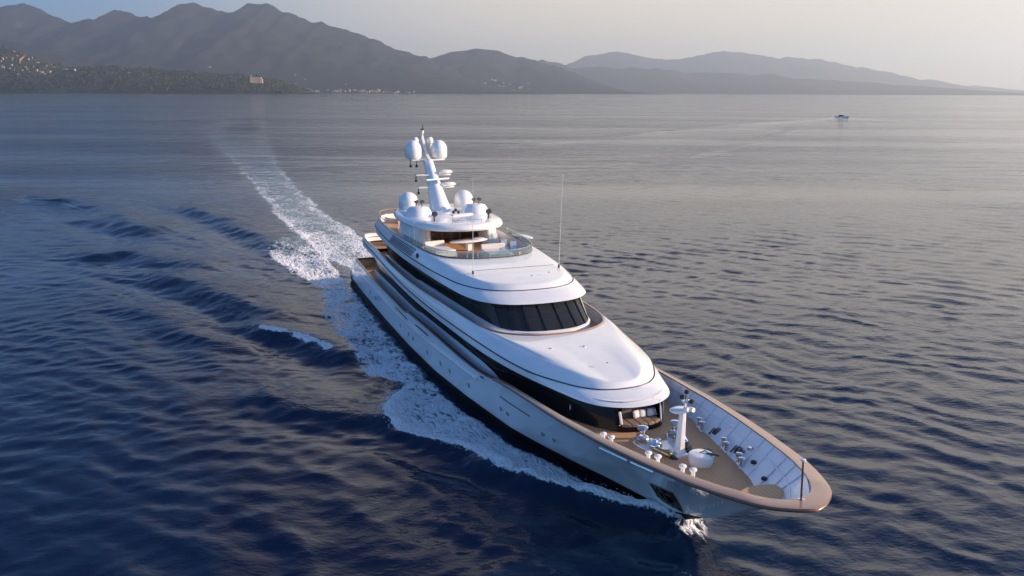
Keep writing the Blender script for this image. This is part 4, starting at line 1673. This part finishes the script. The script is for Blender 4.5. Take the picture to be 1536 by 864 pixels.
for dx, dy, dz in ((0, -.25, .2), (.1, .25, .18), (-.1, .02, .4)):
    part(MB().lathe((-44.55 + dx, .35 + dy, 12.4 + dz), [(.05, 0), (.15, .06), (.17, .18), (.1, .3), (.02, .33)], 10), 'camera_ball', M['dark'], ca)
# nameplate rail at the front of the hardtop
nr = MB()
nr.tube([(-39.75, y, 12.6) for y in np.linspace(-1.5, 1.5, 8)], .035, 6)
for y in (-1.5, 0, 1.5):
    nr.tube([(-39.75, y, 12.25), (-39.75, y, 12.6)], .035, 6)
part(nr, 'hardtop_rail', M['chrome'], HARD)

mast_c = [(-48.7, 12.25, 1.7, 1.2), (-50.1, 13.7, 1.35, .92), (-51.5, 15.2, 1.1, .70), (-52.8, 16.5, .95, .56), (-53.9, 17.5, .9, .55)]
mr = []
for x, z, cx, cy in mast_c:
    mr.append([(x + cx * math.cos(a) * (1 if abs(math.cos(a)) < .3 else 1), cy * math.sin(a), z) for a in np.linspace(0, 2 * math.pi, 16, endpoint=False)])
MAST = part(MB().loft(mr, wrap=True, cap0=True, cap1=True), 'mast', M['white'], HARD, smooth=50)
# crosstrees
part(MB().box((-54.2, 0, 17.45), (1.2, 3.9, .16)), 'dome_shelf', M['white'], MAST, bevel=.06)
for s in (-1, 1):
    d_ = dome((-54.4, s * 1.5, 17.5), .93, 2.12, parent=MAST)
    part(MB().lathe((-55.8, s * .86, 19.15), [(.2, -.7), (.2, 0), (.36, .12), (.38, .4), (.25, .68), (.02, .76)], 16), 'satellite_ball', M['white'], MAST, smooth=60)
gaff = [(-54.0, 17.5), (-52.9, 17.5), (-54.6, 18.4), (-55.9, 20.0), (-56.3, 19.6), (-55.4, 18.3)]
part(MB().loft([[(x, -.16, z) for x, z in gaff], [(x, .16, z) for x, z in gaff]], True, True, True), 'mast_fin', M['white'], MAST, bevel=.05)
part(MB().tube([(-55.9, 0, 18.6), (-55.9, 0, 20.4)], .09, 8).lathe((-55.9, 0, 20.3), [(.14, 0), (.18, .1), (.18, .3), (.05, .38)], 10), 'mast_pole', M['white'], MAST)
part(MB().tube([(-55.9, 0, 20.6), (-55.85, .1, 21.3)], .035, 6).box((-55.9, 0, 20.75), (.16, .3, .2)), 'anemometer', M['dark'], MAST)
# radar arms
for x, z, w in ((-51.9, 15.95, 2.0), (-50.8, 14.7, 2.05)):
    part(MB().box((x, 0, z), (.7, 2 * w, .14)).box((x + .25, 0, z - .22), (.4, .5, .3)), 'radar_arm', M['white'], MAST, bevel=.05)
    part(MB().lathe((x + .35, w * .68, z + .28), [(.25, -.2), (.62, -.08), (.70, .06), (.5, .24), (.05, .30)], 18, sx=.7, sy=1.25), 'radar_pod', M['white'], MAST, smooth=60)
    part(MB().tube([(x, -w * .95, z - .5), (x, -w * .95, z + .1)], .06).lathe((x, -w * .95, z - .75), [(.02, 0), (.13, .06), (.13, .26), (.06, .3)], 10), 'hanging_lamp', M['dark'], MAST)
    part(MB().lathe((x - .1, w * .98, z + .1), [(.1, 0), (.13, .1), (.13, .3), (.04, .36)], 10), 'nav_lamp', M['dark'], MAST)
part(MB().lathe((-50.4, .1, 15.45), [(.18, -.3), (.2, .0), (.2, .1)], 12).box((-50.35, .1, 15.62), (.22, 3.1, .16), rz=.35), 'scanner_bar', M['white'], MAST, bevel=.04)
for y in (-1.9, -1.2):
    part(MB().tube([(-54.2, y, 17.4), (-54.2, y, 16.9)], .04).lathe((-54.2, y, 16.6), [(.03, 0), (.14, .06), (.14, .26), (.05, .32)], 10), 'hanging_lamp', M['dark'], MAST)

# whip antennas on the brow
for s in (-1, 1):
    y = 3.95 * s + .15
    an = part(MB().tube([(-26.75, y, 10.0), (-26.75, y, 10.35)], .09, 8), 'whip_antenna', M['dark'])
    part(MB().tube([(-26.75, y, 10.3), (-26.6, y * 1.01, 14.5), (-26.4, y * 1.02, 18.2)], .028, 6, r2=.012), 'whip', M['white'], an)

# ---------------------------------------------------------------- sun-deck furniture (loose things)
def thing(name, label, cat, x, l, z, rz=0., group=None):
    e = empty(name, to_world(x, l, z), YROT + rz)
    return tag(e, label, cat, group)


FZ = 9.565
tb = thing('oval_table', 'long oval white table on a square pedestal in front of the sun deck bar', 'table', -39.6, .1, FZ, .2)
MB().lathe((0, 0, .98), [(1.0, -.06), (1.06, 0), (1.06, .06), (1.0, .1)], 32, sx=.8, sy=2.0).build('tabletop', M['white'], tb, smooth=40)
MB().box((0, 0, .48), (.5, .5, .94)).build('pedestal', M['white'], tb, bevel=.03)
MB().lathe((0, 1.1, 1.08), [(.7, 0), (.72, .05), (.55, .12)], 24, sx=.8).build('serving_tray', M['white'], tb, smooth=40)


def sunpad(name, label, x, l, dx, dy, rz, back):
    e = thing(name, label, 'sun bed', x, l, FZ, rz, 'sun beds on the sun deck')
    MB().box((0, 0, .22), (dx, dy, .44)).build('base', M['white'], e, bevel=.04)
    MB().box((0, 0, .54), (dx - .06, dy - .06, .2)).build('mattress', M['pad'], e, bevel=.07)
    MB().box((-dx / 2 + .15, 0, .85), (.25, dy - .1, .55), ry=-.2).build('backrest', M['pad'], e, bevel=.07)


sunpad('sun_bed', 'cream sun bed at the ladder side of the oval table', -38.6, -3.2, 3.0, 2.2, .12, 0)
sunpad('sun_bed', 'cream sun bed right of the oval table, boxed in with steps', -35.3, 1.5, 3.0, 2.5, -.05, 0)


def lounger(x, l, rz, label):
    e = thing('deck_lounger', label, 'lounger', x, l, FZ, rz, 'loungers on the sun deck')
    MB().box((0, 0, .32), (1.3, .62, .08)).build('seat', M['pillow'], e, bevel=.03)
    MB().box((-.85, 0, .62), (.08, .62, .85), ry=-.65).build('backrest', M['pillow'], e, bevel=.03)
    for sx in (-.5, .5):
        for sy in (-.26, .26):
            MB().tube([(sx, sy, 0), (sx, sy, .3)], .03).build('leg', M['chrome'], e)


lounger(-38.3, 3.5, -.2, 'white folding lounger nearer to the raised wing board')
lounger(-36.9, 3.9, -.25, 'white folding lounger nearest to the glass wind screen')

# wing board outboard of the sun deck on port
part(MB().lathe((-40.0, 6.0, 10.62), [(.6, -.06), (.7, 0), (.6, .08)], 24, sx=2.6, sy=1.0, rz=.15).tube([(-41.2, 5.4, 10.3), (-40.6, 5.8, 10.6)], .1), 'wing_board', M['white'], smooth=40)

# aft deck furniture
def sofa_set(x, l, z, rz, label, w=3.2):
    e = thing('aft_sofa', label, 'sofa', x, l, z, rz, 'sofas on the aft decks')
    MB().box((0, 0, .22), (.95, w, .44)).build('base', M['tan'], e, bevel=.04)
    MB().box((.05, 0, .52), (.85, w - .1, .18)).build('seat', M['tan'], e, bevel=.06)
    MB().box((-.42, 0, .78), (.2, w, .7), ry=-.15).build('backrest', M['tan'], e, bevel=.06)


sofa_set(-62.6, 0, 6.325, 0, 'tan sofa across the stern of the upper deck', 6.0)
sofa_set(-58.8, -2.9, 6.325, 1.57, 'tan sofa along the side of the upper aft deck', 2.6)
sofa_set(-64.4, 0, 2.99, 0, 'tan sofa across the stern of the main deck', 6.5)
sofa_set(-59.2, 0, 9.565, 0, 'tan sofa at the aft end of the sun deck', 5.0)
for x, l, z, lb in ((-60.2, .4, 6.325, 'round dark wooden table on the upper aft deck'), (-62.2, -1.2, 2.99, 'round wooden table on the main aft deck')):
    e = thing('round_table', lb, 'table', x, l, z)
    MB().lathe((0, 0, .72), [(.9, -.03), (.95, 0), (.9, .05)], 24).build('tabletop', M['teakcap'], e)
    MB().lathe((0, 0, 0), [(.4, 0), (.35, .05), (.1, .1), (.1, .7)], 16).build('pedestal', M['chrome'], e)

# ---------------------------------------------------------------- side details found on the photo
def brow_side(x, z):
    """half breadth of the sun-deck side at x, z (starboard)"""
    lo_ = np.interp(-x, [-p[0] for p in BROW_STR], [p[1] for p in BROW_STR])
    hi_ = np.interp(-x, [-p[0] for p in BROW_CAP], [p[1] for p in BROW_CAP])
    zl_ = np.interp(-x, [-p[0] for p in BROW_STR], [p[2] for p in BROW_STR])
    zh_ = np.interp(-x, [-p[0] for p in BROW_CAP], [p[2] for p in BROW_CAP])
    t_ = min(max((z - zl_) / (zh_ - zl_), 0), 1)
    t_ = 1 - (1 - t_) ** (1 / 2.1)
    return float(lo_ + (hi_ - lo_) * t_)


for s in (-1, 1):
    for k in range(5):
        z = 9.50 + k * .17
        xs_ = np.linspace(-48.2 + k * .2, -39.2 + k * .2, 12)
        part(MB().tube([(x, s * (brow_side(x, z) + .0), z) for x in xs_], .06, 4), 'louvre', M['groove'])
    ph = MB()
    x, z = -37.2, 9.72
    ph.tube([(x, s * (brow_side(x, z) - .06), z), (x, s * (brow_side(x, z) + .03), z)], .36, 16, flat=1.1)
    pho = part(ph, 'vent_port', M['dark'])
    part(MB().tube([(x, s * (brow_side(x, z) - .03), z), (x, s * (brow_side(x, z) + .045), z)], .16, 14), 'vent_core', M['chain'], pho)


def side_dots(lst, name, m, sx, sz, th=.03):
    for x, z in lst:
        for s in (-1, 1):
            p = hull_at(x, z)
            p2 = hull_at(x + .3, z)
            ang = math.atan2(p2[1] - p[1], .3)
            part(MB().lathe((0, 0, 0), [(.9, -th), (1., 0), (.9, th)], 14, sx=sx, sy=sz, tilt=Matrix.Rotation(math.pi / 2, 3, 'X')).box((0, 0, 0), (.01, .01, .01)),
                 name, m, loc=(p[0], p[1] * (-s), z)).rotation_euler = (0, 0, ang * (-s))


M['port'] = mat('reflection_grey_porthole', (.22, .24, .27), .15)  # base colour lightened to grey, standing for reflection in the glass
side_dots([(-56.5, 2.1), (-53.5, 2.0), (-41.6, 1.95), (-38.3, 1.95), (-36.7, 1.95), (-32, 1.95), (-28.4, 2.0), (-26.2, 2.0), (-22.0, 2.1), (-16.2, 2.2), (-15.1, 2.2), (-10.4, 2.4), (-9.1, 2.45)], 'porthole', M['port'], .20, .25)


def side_bar(x0, x1, z0, z1, r, name, m, off=.02):
    for s in (1, -1):
        pts = []
        for f in np.linspace(0, 1, 8):
            p = hull_at(x0 + (x1 - x0) * f, z0 + (z1 - z0) * f, off)
            pts.append((p[0], p[1] * s, p[2]))
        part(MB().tube(pts, r, 6), name, m)


side_bar(-43.5, -38.6, 3.35, 3.35, .06, 'scupper_slot', M['groove'])
side_bar(-35.5, -31.6, 3.62, 3.66, .06, 'scupper_slot', M['groove'])
side_bar(-15.6, -11.2, 3.35, 3.42, .035, 'hull_door_seam', M['groove'])
side_bar(-18.8, -18.2, 3.9, 3.95, .07, 'scupper_slot', M['groove'])
side_bar(-2.55, -.25, 4.55, 4.62, .055, 'fairlead_lip', M['chrome'])
side_bar(.05, 1.75, 4.66, 4.72, .055, 'fairlead_lip', M['chrome'])


# anchor pocket on the bow flare
def pocket(s):
    quad = [(-.41, 2.87), (1.33, 3.05), (.85, 1.35), (-.75, 1.75)]
    N = 6
    def P(u, v, off):
        x = lerp(lerp(quad[0][0], quad[1][0], u), lerp(quad[3][0], quad[2][0], u), v)
        z = lerp(lerp(quad[0][1], quad[1][1], u), lerp(quad[3][1], quad[2][1], u), v)
        p = hull_at(x, z, off)
        return (p[0], p[1] * s, p[2])
    g = [[P(u, v, .012) for u in np.linspace(0, 1, N)] for v in np.linspace(0, 1, N)]
    base = part(MB().loft(g, wrap=False), 'anchor_pocket', M['blackpaint'])
    fr_ = MB()
    edge_ = [P(u, 0, .03) for u in np.linspace(0, 1, 6)] + [P(1, v, .03) for v in np.linspace(.2, 1, 5)] + [P(u, 1, .03) for u in np.linspace(.8, 0, 5)] + [P(0, v, .03) for v in np.linspace(.8, 0, 5)]
    fr_.tube(edge_, .04, 6)
    part(fr_, 'pocket_frame', M['chain'], base)
    an = MB()
    an.tube([P(.5, .1, .08), P(.55, .85, .12)], .09, 8)
    an.tube([P(.15, .55, .08), P(.35, .85, .14), P(.75, .85, .14), P(.9, .5, .08)], .11, 8)
    an.tube([P(.25, .35, .06), P(.8, .3, .06)], .05, 6)
    an.tube([P(.05, .95, .03), P(.2, .2, .04)], .05, 6)
    part(an, 'anchor', M['chain'], base)


pocket(1)
pocket(-1)
# draft marks near the stem
for k in range(9):
    z = 1.6 + k * .34
    p = hull_at(stem_x(z) - 1.0 - .05 * k, z, .015)
    part(MB().box(p, (.13, .03, .16), rz=-.5), 'draft_mark', M['white'])
for dx, dz in ((0, 0), (.14, .0), (.07, .12), (.07, -.12), (-.12, .1), (.26, .1)):
    p = hull_at(3.6 + dx, 4.1 + dz, .015)
    part(MB().box(p, (.10, .03, .05), rz=-.5), 'thruster_mark', M['white'])

# ---------------------------------------------------------------- foredeck gear
plate = [(-3.6, -1.0), (-3.2, -1.55), (-2.4, -1.62), (.2, -.85), (.45, -.2), (.45, .3), (.2, .95), (-2.4, 1.62), (-3.2, 1.55), (-3.6, 1.0), (-2.6, .5), (-2.6, -.5)]
zf = 4.28
GEAR = part(MB().prism(plate, 4.12, zf + .06), 'windlass_bed', M['white'], bevel=.05)
for s in (-1, 1):
    y = s * 1.15
    w_ = part(MB().lathe((-2.75, y, zf + .05), [(.42, 0), (.42, .12), (.36, .16), (.36, .34), (.40, .4), (.34, .46), (.2, .5), (.17, .62), (.2, .78), (.33, .9), (.34, 1.02), (.26, 1.1), (.05, 1.12)], 24), 'capstan', M['chrome'], GEAR, smooth=45)
    part(MB().lathe((-2.75, y, zf + .2), [(.40, 0), (.43, .06), (.38, .12), (.43, .18), (.40, .24)], 20), 'chain_wheel', M['bronze'], w_)
    gb = MB()
    gb.tube([(-2.15, y * .85, zf + .35), (-1.3, y * .72, zf + .35)], .25, 12)
    gb.box((-1.9, y * .8, zf + .25), (.7, .55, .42))
    gb.tube([(-1.7, y * .95, zf + .5), (-1.7, y * .5, zf + .62)], .14, 10)
    gb.lathe((-1.55, y * .85, zf + .2), [(.3, 0), (.32, .2), (.2, .34), (.08, .52)], 14)
    part(gb, 'windlass_gearbox', M['chrome'], GEAR, bevel=.03)
    cg = MB()
    cg.tube([(-1.45, y * .95, zf + .25), (-.2, y * .62, zf + .22)], .17, 8)
    cg.tube([(-.9, y * .9, zf + .25), (-.55, y * .5, zf + .3)], .14, 8)
    cg.box((-.3, y * .62, zf + .18), (.35, .35, .3))
    part(cg, 'chain_stopper', M['bronze'] if s < 0 else M['chain'], GEAR, bevel=.03)
    part(MB().lathe((-.02, y * .5, zf + .06), [(.2, 0), (.22, .04), (.14, .07)], 14), 'hawse_pipe', M['dark'], GEAR)
rp = MB()
for k in range(4):
    rp.tube([(.0 + .09 * k + .3 * math.cos(a), 1.45 + .28 * math.sin(a), 4.42 + .07 * k) for a in np.linspace(0, 6.28, 16)], .055, 6)
part(rp, 'rope_coil', M['chain'], GEAR)
# white tub
TUB = part(MB().lathe((1.15, .42, 4.28), [(.56, 0), (.67, .1), (.72, .4), (.72, .70), (.66, .74), (.63, .70)], 28), 'hose_tub', M['white'], smooth=45)
part(MB().lathe((1.15, .42, 5.0), [(.67, -.02), (.65, .04), (.45, .08), (.05, .09)], 28), 'tub_lid', M['white'], TUB, smooth=45)
part(MB().tube([(1.35, .65, 5.1), (1.75, .95, 5.12)], .07, 6).tube([(1.15, .3, 5.1), (1.2, .62, 5.2), (1.35, .72, 5.1)], .035, 6).tube([(1.65, .75, 5.16), (1.9, 1.1, 5.1)], .05, 6), 'tub_latch', M['chain'], TUB)
# foremast
FM = part(MB().loft([[( -.45 + a, b, 4.3) for a, b in ((-.28, -.2), (.28, -.2), (.28, .2), (-.28, .2))],
                     [(-.3 + a, b, 7.1) for a, b in ((-.18, -.13), (.18, -.13), (.18, .13), (-.18, .13))]], True, True, True), 'foremast', M['white'], bevel=.05)
part(MB().box((-.45, 0, 4.4), (.95, .8, .22)).lathe((-.45, 0, 4.5), [(.36, 0), (.3, .35)], 14), 'mast_foot', M['white'], FM, bevel=.04)
part(MB().lathe((-.45, -.12, 7.12), [(.36, -.12), (.5, 0), (.5, .06), (.44, .13), (.2, .16)], 26, sx=.9, sy=1.25), 'mast_platform', M['white'], FM, smooth=45)
part(MB().tube([(-.2, .1, 7.2), (-.15, .1, 8.25)], .09, 8).box((-.18, .1, 7.75), (.2, .55, .14)), 'light_bracket', M['chrome'], FM, bevel=.02)
for dx, dy, dz in ((0, .1, 8.2), (.12, .38, 7.62), (-.08, -.14, 7.9)):
    part(MB().lathe((-.15 + dx, dy, dz), [(.08, 0), (.15, .04), (.15, .2), (.05, .26)], 12), 'nav_lamp', M['dark'], FM)
part(MB().tube([(-.1, .25, 7.3), (.25, .35, 7.33)], .14, 10).tube([(-.1, -.05, 7.35), (.2, .0, 7.4)], .1, 10), 'horn', M['white'], FM)


def bitts(x, l, rz, top=None):
    b_ = part(MB().box((0, 0, .03), (1.05, .34, .06)), 'mooring_bitts', M['chrome'], bevel=.02)
    b_.location = (x, l, float(dk_z(x)) + .01)
    b_.rotation_euler = (0, 0, rz)
    for dx in (-.32, .32):
        part(MB().lathe((dx, 0, .05), [(.11, 0), (.11, .44), (.20, .48), (.21, .56), (.17, .60), (.02, .61)], 14), 'bollard', M['chrome'] if top is None else top, b_, smooth=45)
    return b_


for x, l, rz in ((-3.55, 3.55, -.35), (-.1, 2.95, -.40), (2.2, 2.35, -.42)):
    bitts(x, l, rz)
for x, l, rz in ((-2.6, -3.62, .35), (.95, -2.62, .42), (3.25, -1.85, .45)):
    b_ = bitts(x, l, rz, M['white'])
    b_.location.z += .42
    part(MB().box((0, 0, -.2), (1.1, .4, .42)), 'bitts_plinth', M['white'], b_, bevel=.03)
# fairlead rollers, slots and lights on the port lining
for x, f in ((-2.3, .20), (-1.7, .30), (.8, .25), (1.3, .3), (1.6, .28)):
    k = int(np.argmin(np.abs(top_r[:, 0] - x)))
    p = lerp(foot_r[k], top_r[k], f)
    for o_ in (-.14, .02):
        part(MB().box((p[0] + o_, p[1] - .02, p[2] + .03), (.07, .55, .05), rx=.85, rz=-.4), 'drain_slot', M['dark'])
for x, f in ((1.9, .55), (3.2, .35), (5.0, .30)):
    k = int(np.argmin(np.abs(top_r[:, 0] - x)))
    p = lerp(foot_r[k], top_r[k], f)
    part(MB().lathe((p[0], p[1] - .05, p[2] + .0), [(.16, 0), (.17, .1), (.1, .16)], 12), 'deck_fitting', M['dark' if f < .5 else 'chrome'])
# jack staff at the bow
js = part(MB().lathe((9.85, 0, 6.46), [(.16, 0), (.16, .03), (.06, .06)], 12), 'jack_staff', M['chrome'])
part(MB().tube([(9.85, 0, 6.47), (9.7, .05, 8.35)], .05, 8, r2=.042), 'staff', M['redline'], js)
part(MB().lathe((9.7, .05, 8.33), [(.05, 0), (.13, .03), (.13, .1), (.04, .13)], 12), 'staff_cap', M['white'], js)

# ================================================================== HAZE
hz = MB().box((0, 14500, 800), (50000, 34000, 1606))
hm = bpy.data.materials.new('haze_air')
hm.use_nodes = True
ht_ = NT(hm)
ht_.n.remove(ht_.bsdf)
pv = ht_.new('ShaderNodeVolumePrincipled')
pv.inputs['Color'].default_value = (.74, .86, 1.0, 1)
pv.inputs['Density'].default_value = 5.0e-5
pv.inputs['Anisotropy'].default_value = .52
ht_.link(pv.outputs[0], ht_.out.inputs['Volume'])
haze = hz.build('haze', hm, None, smooth=0)
tag(haze, kind='stuff')
